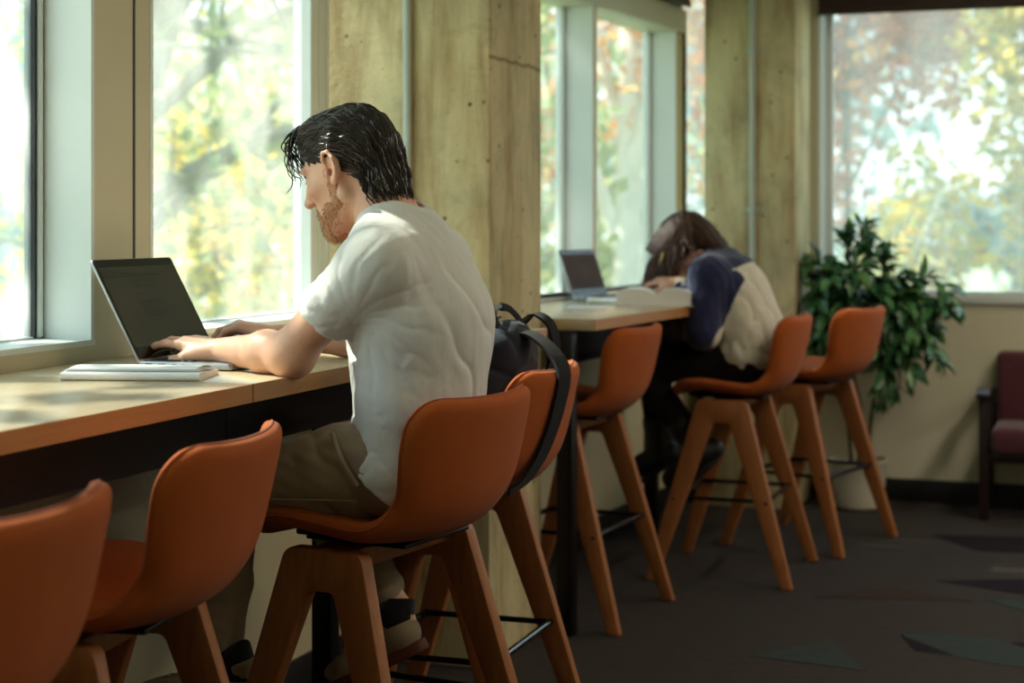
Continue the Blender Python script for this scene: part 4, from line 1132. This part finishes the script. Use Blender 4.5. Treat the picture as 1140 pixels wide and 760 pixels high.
# ================================================================== the woman
def build_woman():
    lo, hi = (-1.86, 5.60, 0.22), (-0.98, 6.30, 1.32)
    S = Solid(lo, hi, 0.0045)
    HC = np.array((-1.455, 5.955, 1.150)); HR = frame3((-0.66, -0.02, -0.75), (-0.75, 0, 0.66))
    H = lambda f, l, u: HC+HR[0]*f+HR[1]*l+HR[2]*u
    for c, r in (((-1.25, 5.96, 0.765), (0.10, 0.155, 0.085)), ((-1.25, 5.96, 0.88), (0.09, 0.135, 0.11)), ((-1.30, 5.96, 1.00), (0.09, 0.14, 0.10)), ((-1.345, 5.96, 1.065), (0.075, 0.13, 0.07))):
        S.ell(c, r, k=0.04)
    sh_n, sh_f = (-1.352, 5.805, 1.055), (-1.362, 6.115, 1.055)
    S.cone(sh_n, sh_f, 0.048, 0.048, 0.04)
    S.cone((-1.365, 5.96, 1.10), tuple(H(-0.03, 0, -0.02)), 0.050, 0.048, 0.03)
    S.ell(H(-0.006, 0, 0.038), (0.092, 0.072, 0.086), HR, 0.02); S.ell(H(0.030, 0, 0.0), (0.066, 0.060, 0.080), HR, 0.02)
    S.ell(H(0.048, 0, -0.048), (0.046, 0.044, 0.046), HR, 0.02); S.ell(H(0.074, 0, -0.082), (0.019, 0.022, 0.016), HR, 0.016)
    S.chain([H(0.094, 0, 0.022), H(0.106, 0, 0.0), H(0.114, 0, -0.016)], [0.007, 0.0075, 0.009], 0.008)
    S.ell(H(0.096, 0, -0.046), (0.008, 0.017, 0.009), HR, 0.005)
    for s in (-1, 1):
        S.ell(H(0.092, s*0.030, 0.012), (0.012, 0.015, 0.010), HR, 0.008, 's'); S.ell(H(0.076, s*0.030, 0.012), (0.013, 0.013, 0.012), HR, 0.004)
        S.ell(H(-0.004, s*0.073, 0.004), (0.015, 0.008, 0.027), HR, 0.006)
    el_n, wr_n = (-1.360, 5.755, 0.860), (-1.462, 5.835, 1.030)
    el_f, wr_f = (-1.385, 6.165, 0.870), (-1.545, 6.075, 0.990)
    for sh, el, wr in ((sh_n, el_n, wr_n), (sh_f, el_f, wr_f)):
        S.cone(sh, el, 0.043, 0.034, 0.02); S.cone(el, wr, 0.036, 0.022, 0.015)
    hand(S, wr_n, (-0.88, 0.22, 0.05), (-0.1, 0.25, -1), -1, 0.90, (0.75, 0.80, 0.85, 0.85), 0.06, 0.10, 0.45)
    hand(S, wr_f, (-0.92, -0.30, -0.02), (0, -0.1, -1), 1, 0.90, (0.35, 0.35, 0.40, 0.45), 0.10, 0.05, 0.35)
    kn_n, an_n = (-1.625, 5.845, 0.735), (-1.385, 5.835, 0.440)
    kn_f, an_f = (-1.630, 6.075, 0.735), (-1.60, 6.085, 0.395)
    for hp, kn, an in (((-1.25, 5.875, 0.765), kn_n, an_n), ((-1.25, 6.045, 0.765), kn_f, an_f)):
        S.cone(hp, kn, 0.068, 0.046, 0.03); S.cone(kn, an, 0.045, 0.030, 0.02)
    S.cone(an_n, (-1.49, 5.833, 0.335), 0.030, 0.024, 0.012); S.cone(an_f, (-1.70, 6.085, 0.325), 0.030, 0.024, 0.012)
    wom = S.mesh('person', [M['skin']], None, (0, 0, 0), 1)
    tag(wom, 'person in a navy and cream sweatshirt bent over an open book at the counter', 'person')
    # pen held in the near hand
    # ---------------- sweatshirt, navy yoke and sleeves over a cream body
    T = Solid((-1.62, 5.62, 0.64), (-1.02, 6.30, 1.24), 0.0045)
    T.ell((-1.243, 5.96, 0.775), (0.122, 0.180, 0.105), k=0.05); T.ell((-1.252, 5.96, 0.88), (0.126, 0.176, 0.12), k=0.06)
    T.ell((-1.295, 5.96, 0.99), (0.122, 0.176, 0.12), k=0.06); T.ell((-1.340, 5.96, 1.07), (0.096, 0.160, 0.082), k=0.05)
    T.cone(sh_n, sh_f, 0.070, 0.070, 0.05); T.cone((-1.35, 5.96, 1.10), (-1.375, 5.96, 1.125), 0.066, 0.060, 0.03)
    for sh, el, wr in ((sh_n, el_n, wr_n), (sh_f, el_f, wr_f)):
        w2 = np.array(el)*0.12+np.array(wr)*0.88
        T.cone(sh, el, 0.068, 0.056, 0.03); T.cone(el, tuple(w2), 0.056, 0.036, 0.02)
    n1 = sm_noise(52, [26, 34, 44]); n2 = sm_noise(55, [70, 90])
    def fo(x, y, z):
        w = n1(x, y, z); d = 0.003*w+0.0012*n2(x, y, z)
        back = smooth01(-1.30, -1.20, x)*smooth01(0.72, 0.82, z)
        d = d+0.008*back*(ridge(30*(y-5.9)+14*(z+0.6*x)+1.0*w, 1.6)-0.35)
        hem = np.exp(-((z-0.765)/0.05)**2); d = d+0.008*hem*(ridge(36*z+16*x+1.6*w, 1.6)-0.35)
        return d
    T.warp(fo)
    sl, X, Y, Z = T.region(T.lo, T.lo+T.n*T.h)
    T.D[sl] = np.maximum(T.D[sl], (0.725-0.25*np.clip(X+1.24, -0.2, 0.05)-Z)*0.9)
    T.ell((-1.243, 5.96, 0.715), (0.108, 0.166, 0.085), None, 0.006, 's')
    T.cone((-1.375, 5.96, 1.10), tuple(H(-0.02, 0, 0)), 0.052, 0.075, 0.004, 's')
    def yoke(C):
        x, y, z = C[:, 0], C[:, 1], C[:, 2]
        arm = ((y < 5.835+0.35*np.clip(1.06-z, -0.2, 0.2)*0-0.0) & (z < 1.08) & (x < -1.305+0.42*(z-0.86))) | ((y > 6.085) & (x < -1.28))
        top = z > 1.062+0.62*(x+1.30)+0.0*y
        return np.where(arm | top, 1, 0)
    sw = T.mesh('sweatshirt', [M['cream'], M['navy']], wom, (0, 0, 0), 1, yoke)
    for s, wr, el in ((-1, wr_n, el_n), (1, wr_f, el_f)):
        d = np.array(wr)-np.array(el); d /= np.linalg.norm(d); c = np.array(wr)-d*0.018
        MB().tube([tuple(c-d*0.022), tuple(c-d*0.012), tuple(c+d*0.012), tuple(c+d*0.020)], [0.034, 0.036, 0.034, 0.031], 18).build('cuff', M['cream'], sw)
    # ---------------- leggings and boots
    P = Solid((-1.80, 5.72, 0.34), (-1.05, 6.22, 0.90), 0.0055)
    P.ell((-1.245, 5.96, 0.765), (0.112, 0.170, 0.086), k=0.05)
    for hp, kn, an in (((-1.25, 5.875, 0.765), kn_n, an_n), ((-1.25, 6.045, 0.765), kn_f, an_f)):
        P.cone(hp, kn, 0.082, 0.060, 0.03); P.cone(kn, an, 0.058, 0.046, 0.02)
    P.warp(lambda x, y, z: 0.0025*n1(x, y, z))
    P.mesh('leggings', M['black_cloth'], wom, (0, 0, 0), 1)
    for an, toe in ((an_n, (-1.515, 5.832, 0.318)), (an_f, (-1.725, 6.085, 0.315))):
        an = np.array(an); toe = np.array(toe); d = toe-an; d[2] = 0; L = np.linalg.norm(d); d /= L
        q = Solid(np.minimum(an, toe)-0.12, np.maximum(an, toe)+0.16, 0.005)
        f = toe-an; f /= np.linalg.norm(f); up = np.cross(f, np.cross((0, 0, 1), f)); up /= np.linalg.norm(up)
        hl = an-f*0.035-up*0.045
        kn = kn_n if an[1] < 5.95 else kn_f; sd = np.array(kn)-an; sd /= np.linalg.norm(sd)
        q.cone(an+sd*0.11, an, 0.056, 0.050, 0.015); q.cone(an, hl+up*0.022, 0.048, 0.036, 0.02); q.cone(an-up*0.01, toe-f*0.03, 0.046, 0.034, 0.02)
        q.cone(hl+up*0.022, toe-f*0.03-up*0.012, 0.033, 0.030, 0.02)
        b = q.mesh('boot', M['boot'], wom, (0, 0, 0), 1)
        s_ = np.cross(up, f); mx = Matrix([(f[i], s_[i], up[i], hl[i]) for i in range(3)]+[(0, 0, 0, 1)])
        LL = np.linalg.norm(toe-hl)+0.02
        MB().prism([(LL/2+(LL/2+0.008)*math.cos(a), 0.040*math.sin(a)) for a in [2*PI*k/22 for k in range(22)]], -0.022, -0.002, 'z', 0.004, xf=mx).build('sole', M['boot'], b)
    # ---------------- long hair hanging over the page
    q = Solid(HC-0.24, HC+0.16, 0.0045)
    q.ell(H(-0.012, 0, 0.044), (0.104, 0.084, 0.094), HR, 0.02)
    q.ell(H(-0.070, 0, -0.020), (0.045, 0.066, 0.075), HR, 0.03)
    q.ell(H(-0.070, 0.0, -0.090), (0.026, 0.050, 0.050), HR, 0.03)
    hn = sm_noise(63, [50, 70]); q.warp(lambda x, y, z: 0.003*hn(x, y, z)+0.003*(ridge(90*(y-5.95)+40*(z-1.1)+hn(x, y, z), 1.4)-0.4))
    q.ell(H(0.125, 0, -0.02), (0.105, 0.075, 0.125), HR, 0.006, 's')
    hair = q.mesh('hair', M['hair_brown_base'], wom, (0, 0, 0), 1)
    rnd = random.Random(9); cur = []
    for k in range(800):
        s = 1 if rnd.random() < 0.72 else -1                      # parted, falling to both sides
        a = rnd.uniform(0.0, 1.06); st = H(0.085-0.165*a, s*rnd.uniform(0.0, 0.012), 0.120-0.055*(abs(a-0.4)*1.4)**2+rnd.uniform(0, 0.006))
        sd = H(0.080-0.150*a, s*-1*-0.090*1.0, 0.050+rnd.uniform(-0.02, 0.02)) if False else H(0.080-0.150*a, s*(0.088+rnd.uniform(0, 0.012)), 0.055+rnd.uniform(-0.02, 0.02))
        fall = rnd.uniform(0.10, 0.17)*(1.0 if a < 0.75 else 0.65)
        e1 = sd+np.array((-0.034+0.030*a+0.01*rnd.random(), 0.0, -0.055)); e2 = sd+np.array((-0.050+0.065*a+rnd.gauss(0, 0.008), rnd.gauss(0, 0.012), -fall))
        if e2[2] < 0.998: e2[2] = 0.998+rnd.random()*0.02
        cur.append(smooth_curve([tuple(st), tuple((st+sd)/2+(st-HC)*0.13+(sd-HC)*0.10), tuple(sd), tuple(e1), tuple(e2)], 4))
    strands(cur, 0.0030, 5).build('lock', M['hair_brown'], hair, fix=False)
    return wom
woman = build_woman()
# ================================================================== things on the counter
def screen_mat(name, base, line, rows, seed):
    t = NT(name); b = t.bsdf(base, 0.12); b.inputs['Specular IOR Level'].default_value = 0.6; return t.m
M['screen_dark'] = NT('dark_screen'); _b = M['screen_dark'].bsdf((0.050, 0.046, 0.038, 1), 0.16); M['screen_dark'] = M['screen_dark'].m
M['screen_text'] = NT('dim_screen_text'); _b = M['screen_text'].bsdf((0.002, 0.002, 0.002, 1), 0.3); M['screen_text'] = M['screen_text'].m
M['bezel'] = plain('black_bezel', (0.006, 0.006, 0.006, 1), 0.2)
M['alu'] = plain('silver_aluminium', srgb(168, 170, 172), 0.35, 0.03, Metallic=0.8)
M['alu_dark'] = plain('dark_grey_aluminium', srgb(64, 66, 72), 0.4, 0.03, Metallic=0.6)
M['key'] = plain('black_keys', (0.012, 0.012, 0.014, 1), 0.45)
M['paper'] = plain('white_paper', srgb(238, 238, 240), 0.8, 0.015, 30)
M['paper_edge'] = plain('paper_edges', srgb(214, 212, 212), 0.85, 0.08, 400)

def laptop(label, x, y, rz, W, D, SH, tilt, screen):
    """local: the user sits at +x, hinge at x = 0, width along y"""
    t = thing('laptop', label, 'laptop', (x, y, 0.955), rz)
    b = MB(); b.prism(rounded([(0.0, -W/2), (D, -W/2), (D, W/2), (0.0, W/2)], [0.004, 0.012, 0.012, 0.004]), 0.002, 0.0155, 'z', 0.003)
    base = b.build('base', M['alu'], t)
    for px in (0.02, D-0.02):
        for py in (-W/2+0.02, W/2-0.02): MB().lathe([(0.0, 0.0), (0.006, 0.0), (0.006, 0.0025), (0.0, 0.0025)], 12, xf=Matrix.Translation((px, py, 0))).build('rubber_foot', M['bezel'], base)
    d = MB(); d.prism(rounded([(0.016, -W/2+0.012), (D*0.57, -W/2+0.012), (D*0.57, W/2-0.012), (0.016, W/2-0.012)], 0.004), 0.0153, 0.0160, 'z')
    kb = d.build('keyboard', M['alu_dark'], t)
    k = MB(); rows = 6; kh = (D*0.57-0.024)/rows
    for r in range(rows):
        n = 14 if r < 5 else 9; kw = (W-0.032)/n
        for c in range(n):
            y0 = -W/2+0.016+c*kw; x0 = 0.020+r*kh
            k.box(x0+0.0012, x0+kh-0.0012, y0+0.0012, y0+kw-0.0012, 0.0160, 0.0176, 0.0006, seg=1)
    tag(k.build('key', M['key'], kb), kind='stuff')
    p = MB().prism(rounded([(D*0.64, -0.055), (D-0.012, -0.055), (D-0.012, 0.055), (D*0.64, 0.055)], 0.006), 0.0154, 0.0159, 'z'); p.build('trackpad', M['alu_dark'], t)
    for i, (a, w_) in enumerate(((0.016, 0.016), (0.046, 0.016), (0.076, 0.010), (0.098, 0.008))):
        MB().box(a, a+w_, -W/2-0.0004, -W/2+0.003, 0.0055, 0.0115, 0.001).build('port', M['bezel'], base)
    R = Matrix.Translation((0.002, 0, 0.014)) @ Matrix.Rotation(-tilt, 4, 'Y')       # lid: local z up the screen, +x the screen side
    l = MB(); l.prism(rounded([(-W/2, 0.0), (W/2, 0.0), (W/2, SH), (-W/2, SH)], [0.003, 0.003, 0.010, 0.010]), -0.0055, 0.0, 'x', 0.0015, xf=R)
    lid = l.build('lid', M['alu'], t)
    MB().prism(rounded([(-W/2+0.002, 0.004), (W/2-0.002, 0.004), (W/2-0.002, SH-0.002), (-W/2+0.002, SH-0.002)], [0.002, 0.002, 0.009, 0.009]), -0.0004, 0.0008, 'x', xf=R).build('bezel', M['bezel'], lid)
    sc = MB().box(0.0006, 0.0012, -W/2+0.008, W/2-0.008, 0.030, SH-0.020, xf=R).build('display', screen, lid)
    return t, R, lid
lap, R, lid = laptop('silver laptop with a dark screen in front of the man in the white shirt', -1.846, 3.080, math.radians(0), 0.304, 0.212, 0.232, math.radians(29), M['screen_dark'])
tx = MB(); random.seed(11)
for i, z in enumerate((0.172, 0.166, 0.152, 0.146, 0.130, 0.124, 0.118, 0.112, 0.106, 0.100, 0.094)):
    L = (0.055, 0.075, 0.03, 0.05, 0.10, 0.10, 0.10, 0.095, 0.10, 0.10, 0.06)[i]
    tx.box(0.0011, 0.0015, -0.045, -0.045+L, z, z+0.0022, xf=R)
for z, L in ((0.196, 0.15), (0.190, 0.20)): tx.box(0.0011, 0.0015, -0.13, -0.13+L, z, z+0.0018, xf=R)
tx.build('screen_text', M['screen_text'], lid)
M['screen_dim'] = plain('dim_brownish_screen', srgb(84, 66, 62), 0.6, 0.25, 9, 0.0, Specular_IOR_Level=0.15)
laptop('silver laptop with a dim brownish screen on the counter by the far windows', -1.868, 6.075, math.radians(-12), 0.27, 0.20, 0.185, math.radians(20), M['screen_dim'])

# white sheaf folded over on the counter
t = thing('notebook', 'white notebook with folded-over pages lying on the counter beside the laptop', 'notebook', (-1.738, 2.765, 0.955), math.radians(16))
def sheaf(L, W, H, name, par, roll):
    m = MB(); prof = []
    for k in range(13):                                  # rounded fold along the near edge
        a = -PI/2-PI*k/12; prof.append((-W/2+H/2*1.0+H/2*math.cos(a), H/2+H/2*math.sin(a)))
    prof = [(W/2, 0.0)]+prof+[(-W/2+0.03, H*1.02), (-W/2+0.06, H*0.93), (0.0, H*0.80), (W/2-0.004, H*0.66)]
    m.prism([(a, b) for a, b in prof], -L/2, L/2, 'x', 0.0)
    return m.build(name, M['paper'], par)
sh = sheaf(0.262, 0.150, 0.0150, 'page_block', t, 0)
cv = MB()
for q in range(3):
    pts = []
    for k in range(9):
        u = k/8; pts.append((-0.055+0.13*u, 0.0165-0.005*u+0.0015*q+0.005*math.sin(PI*u)*(0.4+0.3*q)))
    for a, b in zip(pts[:-1], pts[1:]):
        cv.raw([(-0.130+0.004*q, a[0], a[1]), (0.126-0.003*q, a[0], a[1]), (0.126-0.003*q, b[0], b[1]), (-0.130+0.004*q, b[0], b[1]),
                (-0.130+0.004*q, a[0], a[1]+0.0009), (0.126-0.003*q, a[0], a[1]+0.0009), (0.126-0.003*q, b[0], b[1]+0.0009), (-0.130+0.004*q, b[0], b[1]+0.0009)],
               [(0, 1, 2, 3), (4, 5, 6, 7), (0, 1, 5, 4), (2, 3, 7, 6), (0, 3, 7, 4), (1, 2, 6, 5)])
cv.build('curled_page', M['paper'], t)

# the woman's open book, a loose sheet and a marker
t = thing('book', 'thick open book with white pages lying in front of the woman', 'book', (-1.535, 5.79, 0.955), math.radians(8))
def leaf_block(s):
    pr = [(0.0, 0.003), (s*0.128, 0.003), (s*0.130, 0.046), (s*0.11, 0.056), (s*0.07, 0.060), (s*0.03, 0.056), (0.0, 0.038)]
    return pr
for s in (-1, 1): MB().prism(leaf_block(s), -0.105, 0.105, 'y', 0.0).build('page_block', M['paper'], t)
MB().prism([(-0.136, -0.0), (0.136, -0.0), (0.136, 0.003), (-0.136, 0.003)], -0.112, 0.112, 'y', 0.0).build('cover', M['paper_edge'], t)
t = thing('paper_sheet', 'loose white sheet of paper between the far laptop and the open book', 'paper', (-1.70, 5.50, 0.9552), math.radians(12))
MB().box(-0.07, 0.07, -0.105, 0.105, 0.0, 0.0015).build('sheet', M['paper'], t)
t = thing('marker', 'white marker pen with a round cap lying beside the far laptop', 'marker pen', (-1.762, 5.78, 0.955), math.radians(-22))
MB().tube([(0, 0, 0.011), (0.115, 0, 0.011)], 0.0085, 16).build('barrel', M['frame_white'], t)
MB().tube([(-0.030, 0, 0.0115), (-0.028, 0, 0.0115), (0.0, 0, 0.0115), (0.003, 0, 0.0115)], [0.009, 0.0115, 0.0115, 0.010], 16).build('cap', M['paper'], t)
t = thing('pencil', 'pale yellow pencil in the hand of the woman', 'pencil', (-1.578, 5.868, 1.036))
MB().tube([(0.0, 0.0, -0.028), (0.006, 0, -0.014), (0.05, -0.02, 0.10)], [0.0006, 0.0036, 0.0036], 8).build('shaft', plain('pencil_yellow', srgb(216, 206, 140), 0.5), t)

# ================================================================== backpack on the seat behind the man
M['bag'] = fabric('navy_black_canvas', srgb(20, 27, 44), 0.8, 700, 0.15, 0.15)
M['webbing'] = fabric('black_webbing', srgb(13, 13, 16), 0.8, 1200, 0.2, 0.1)
def backpack():
    # sits on the fourth stool, leaning against its back; origin on the seat
    t = thing('backpack', 'black backpack slumped on the stool seat, one strap hanging over the backrest', 'backpack', (-1.40, 3.64, 0.668))
    q = Solid((-0.24, -0.24, -0.02), (0.20, 0.24, 0.42), 0.005)
    q.ell((0.00, 0.0, 0.14), (0.115, 0.165, 0.15), k=0.05); q.ell((0.06, 0.0, 0.20), (0.080, 0.150, 0.13), np.array(((0.94, 0, 0.34), (0, 1, 0), (-0.34, 0, 0.94))), 0.05)
    q.ell((0.085, 0.0, 0.285), (0.055, 0.120, 0.07), k=0.04); q.ell((0.01, -0.02, 0.255), (0.085, 0.13, 0.055), np.array(((0.83, 0, 0.55), (0, 1, 0), (-0.55, 0, 0.83))), 0.03)
    q.half((0, 0, 0.012), (0, 0, -1), 0.02)
    n1 = sm_noise(81, [26, 36, 50]); q.warp(lambda x, y, z: 0.006*n1(x, y, z)+0.007*(ridge(34*(z+0.5*x)+1.5*n1(x, y, z), 1.6)-0.4))
    xs, X, Y, Z = q.region(q.lo, q.lo+q.n*q.h)
    lim = 0.098+0.16*np.clip(Z-0.05, 0, 0.3)                # stays in front of the chair back
    q.D[xs] = np.maximum(q.D[xs], (X-lim-0.10*np.clip(Z-0.235, 0, 0.2)*3)*0.9)
    body = q.mesh('bag_body', M['bag'], t, (0, 0, 0), 1)
    def strap(pts, w, name, mat, par, th=0.004, n=8):
        c = smooth_curve(pts, n); m = MB(); vs = []; fs = []
        wd = w if callable(w) else (lambda u: w)
        for i, p in enumerate(c):
            d = (c[min(i+1, len(c)-1)]-c[max(i-1, 0)]).normalized(); s_ = strap.side-d*strap.side.dot(d); s_.normalize(); nn = d.cross(s_)
            hw = wd(i/(len(c)-1))/2
            for a, b in ((-1, -1), (1, -1), (1, 1), (-1, 1)): vs.append(p+s_*hw*a+nn*th*0.5*b)
        for i in range(len(c)-1):
            for k in range(4): fs.append((i*4+k, i*4+(k+1) % 4, i*4+4+(k+1) % 4, i*4+4+k))
        fs += [(0, 1, 2, 3), tuple(len(vs)-4+k for k in (3, 2, 1, 0))]
        m.raw(vs, fs); return m.build(name, mat, par)
    strap.side = Vector((0.25, 1, 0))
    strap([(0.088, -0.06, 0.330), (0.070, -0.062, 0.372), (0.062, -0.02, 0.385), (0.078, 0.03, 0.378), (0.108, 0.045, 0.338)], 0.020, 'grab_handle', M['webbing'], body)
    strap.side = Vector((0.3, 1, 0.1))
    s1 = strap([(0.090, -0.02, 0.325), (0.150, -0.025, 0.325), (0.207, -0.035, 0.285), (0.234, -0.05, 0.238), (0.224, -0.06, 0.165), (0.207, -0.075, 0.10), (0.190, -0.095, 0.052), (0.168, -0.12, 0.012), (0.140, -0.15, -0.014)],
               lambda u: 0.036+0.010*math.sin(PI*min(1, u*1.3)), 'shoulder_strap', M['webbing'], body, 0.007)
    strap([(0.092, 0.03, 0.330), (0.130, 0.045, 0.365), (0.165, 0.06, 0.345), (0.178, 0.065, 0.290), (0.160, 0.065, 0.235)], 0.03, 'shoulder_strap', M['webbing'], body, 0.006)
    strap.side = Vector((0.2, 1, 0.2))
    strap([(-0.085, 0.0, 0.235), (-0.02, -0.01, 0.322), (0.07, -0.02, 0.362)], 0.024, 'top_strap', M['webbing'], body, 0.004)
    zp = MB().tube(smooth_curve([(-0.118, -0.13, 0.12), (-0.100, -0.10, 0.22), (-0.04, -0.02, 0.292), (-0.06, 0.08, 0.272), (-0.115, 0.12, 0.17)], 6), 0.0035, 6)
    zp.build('zip', M['bar_metal'], body)
    return t
backpack()

# ================================================================== potted plant
M['pot'] = plain('off_white_ceramic', srgb(196, 188, 170), 0.6, 0.05, 8)
M['soil'] = plain('dark_soil', srgb(44, 32, 26), 0.95, 0.3, 60, 0.5)
M['stem'] = plain('green_brown_stem', srgb(84, 74, 48), 0.8, 0.2, 30)
lt = NT('glossy_green_leaves'); g_ = lt.n('ShaderNodeNewGeometry'); b_ = lt.bsdf(srgb(46, 84, 50), 0.3)
lt.l(lt.ramp(g_.outputs['Random Per Island'], [(0, srgb(34, 70, 42)), (0.6, srgb(62, 108, 62)), (1, srgb(106, 150, 88))]), b_.inputs['Base Color'])
b_.inputs['Transmission Weight'].default_value = 0.0
M['plant_leaf'] = lt.m
def plant():
    t = thing('potted_plant', 'bushy green potted plant in a pale pot in the corner by the back window', 'potted plant', (-1.065, 7.44, 0))
    MB().lathe([(0.0, 0.0), (0.085, 0.0), (0.098, 0.012), (0.112, 0.10), (0.120, 0.20), (0.124, 0.206), (0.124, 0.214), (0.116, 0.216), (0.112, 0.205), (0.108, 0.18), (0.0, 0.18)], 40).build('pot', M['pot'], t)
    MB().lathe([(0.0, 0.192), (0.06, 0.196), (0.109, 0.188), (0.109, 0.175), (0.0, 0.175)], 28).build('soil', M['soil'], t)
    rnd = random.Random(17); st = MB(); lf = MB(); ends = []
    main = [(0.0, 0.0, 0.18), (0.01, 0.0, 0.42), (-0.03, 0.01, 0.62), (0.0, 0.0, 0.85), (0.02, 0.0, 1.02)]
    mains = [main, [(0.03, 0.02, 0.18), (0.06, 0.01, 0.45), (0.10, -0.02, 0.66), (0.12, 0, 0.85)], [(-0.03, 0.0, 0.18), (-0.05, 0.0, 0.40), (-0.09, -0.02, 0.62), (-0.10, 0, 0.84)]]
    for m_ in mains: st.tube(smooth_curve(m_, 6), [0.011*(1-0.6*i/18) for i in range(len(smooth_curve(m_, 6)))], 7)
    # where the sprays end (local x, y, z): an uneven bush, long sprays to the right and drooping low
    goals = [(-0.22, -0.05, 1.06), (-0.16, 0.02, 1.02), (-0.05, 0.03, 1.16), (0.02, -0.04, 1.22), (0.06, 0.05, 1.14), (0.12, -0.05, 1.08), (-0.17, -0.1, 0.92), (-0.10, -0.12, 1.00), (0.0, -0.14, 1.02), (0.10, -0.12, 0.98),
             (0.18, -0.05, 0.98), (0.20, -0.12, 0.90), (0.28, -0.06, 0.90), (0.36, -0.10, 0.88), (0.41, -0.05, 0.90), (0.26, -0.12, 0.80), (0.30, -0.05, 0.72), (0.34, -0.10, 0.66), (0.20, -0.13, 0.72), (0.14, -0.15, 0.84),
             (0.05, -0.15, 0.86), (-0.05, -0.15, 0.84), (-0.14, -0.13, 0.78), (-0.19, -0.06, 0.82), (-0.18, -0.08, 0.68), (0.12, -0.12, 0.62), (0.17, -0.10, 0.55), (0.12, -0.08, 0.49), (0.24, -0.12, 0.62), (0.08, -0.14, 0.72),
             (0.0, -0.16, 0.74), (-0.09, -0.13, 0.66), (0.22, 0.04, 0.86), (0.10, 0.08, 0.98), (-0.1, 0.08, 0.96), (0.28, 0.05, 0.78), (0.02, 0.10, 0.84), (0.32, -0.02, 0.80)]
    def leaf(p, d, up, L, W):
        d = d.normalized(); s_ = d.cross(up); s_ = s_.normalized() if s_.length > 1e-4 else d.orthogonal().normalized(); n_ = s_.cross(d)
        vs = []; fs = []
        for i in range(6):
            u = i/5; w = W*math.sin(PI*min(0.97, u*0.93+0.04))**0.8*(1-0.25*u); c = p+d*L*u-n_*L*0.28*u*u
            vs += [c+s_*w*0.5+n_*w*0.18, c, c-s_*w*0.5+n_*w*0.18]
        for i in range(5):
            a = i*3; fs += [(a, a+1, a+4, a+3), (a+1, a+2, a+5, a+4)]
        lf.raw(vs, fs)
    for gx, gy, gz in goals:
        mm = mains[0] if abs(gx) < 0.1 else (mains[1] if gx > 0 else mains[2]); s0 = Vector(smooth_curve(mm, 6)[rnd.randint(10, 17)])
        e = Vector((gx, gy, gz)); mid = s0.lerp(e, 0.55)+Vector((0, 0, 0.10+0.05*rnd.random()))
        c = smooth_curve([s0, mid, e], 7); st.tube(c, [0.004*(1-0.7*i/(len(c)-1)) for i in range(len(c))], 5)
        for i in range(3, len(c)):
            for q in range(3):
                p = c[i]; d = (c[i]-c[i-1]).normalized()+Vector((rnd.gauss(0, .8), rnd.gauss(0, .8), rnd.gauss(-0.2, .5)))
                up = Vector((rnd.gauss(0, .4), rnd.gauss(-0.2, .4), 1))
                L = rnd.uniform(0.06, 0.105); leaf(p+d.normalized()*0.012, d, up, L, L*0.48)
    # nothing pokes into the wall
    lim = BACK-0.02-7.44
    lf.v = [(max(x, -0.238), min(y, lim), z) for x, y, z in lf.v]
    st.build('stem', M['stem'], t, fix=False)
    lf.build('foliage', M['plant_leaf'], t, fix=False)
plant()

# ================================================================== armchair by the back wall
M['maroon'] = fabric('mottled_maroon_upholstery', srgb(82, 40, 48), 0.9, 500, 0.35, 0.3, 0.2, 26)
M['dark_wood'] = wood('dark_stained_wood', srgb(42, 26, 24), srgb(28, 18, 18), 0.35, (4, 4, 1), 8)
def armchair():
    t = thing('armchair', 'maroon upholstered armchair with dark wood arms by the back wall', 'armchair', (-0.265, 7.32, 0))
    for sx in (-1, 1):
        x = sx*0.265
        MB().prism([(x-0.019, -0.02), (x+0.019, -0.02), (x+0.019, 0.024), (x-0.019, 0.024)], 0.0, 0.53, 'z', 0.004).build('leg', M['dark_wood'], t)
        MB().prism([(x-0.019, 0.315), (x+0.019, 0.315), (x+0.019, 0.355), (x-0.019, 0.355)], 0.0, 0.50, 'z', 0.004).build('leg', M['dark_wood'], t)
        a = MB(); a.prism(rounded([(-0.055, 0.530), (0.0, 0.548), (0.20, 0.540), (0.36, 0.518), (0.36, 0.492), (0.20, 0.508), (0.0, 0.518), (-0.05, 0.504)], 0.010), x-0.028, x+0.028, 'x', 0.006)
        a.build('armrest', M['dark_wood'], t)
        MB().box(x-0.012, x+0.012, 0.02, 0.33, 0.235, 0.285, 0.004).build('side_rail', M['dark_wood'], t)
    s = MB(); s.box(-0.235, 0.235, -0.045, 0.32, 0.275, 0.392, 0.035, seg=4); s.build('seat', M['maroon'], t)
    b = MB(); b.box(-0.235, 0.235, 0.0, 0.075, 0.0, 0.34, 0.034, seg=4, xf=Matrix.Translation((0, 0.262, 0.352)) @ Matrix.Rotation(math.radians(-6), 4, 'X'))
    b.build('backrest', M['maroon'], t)
    MB().box(-0.25, 0.25, 0.0, 0.025, 0.24, 0.275, 0.004).build('front_rail', M['dark_wood'], t)
    MB().box(-0.25, 0.25, 0.325, 0.345, 0.24, 0.46, 0.004).build('back_rail', M['dark_wood'], t)
armchair()
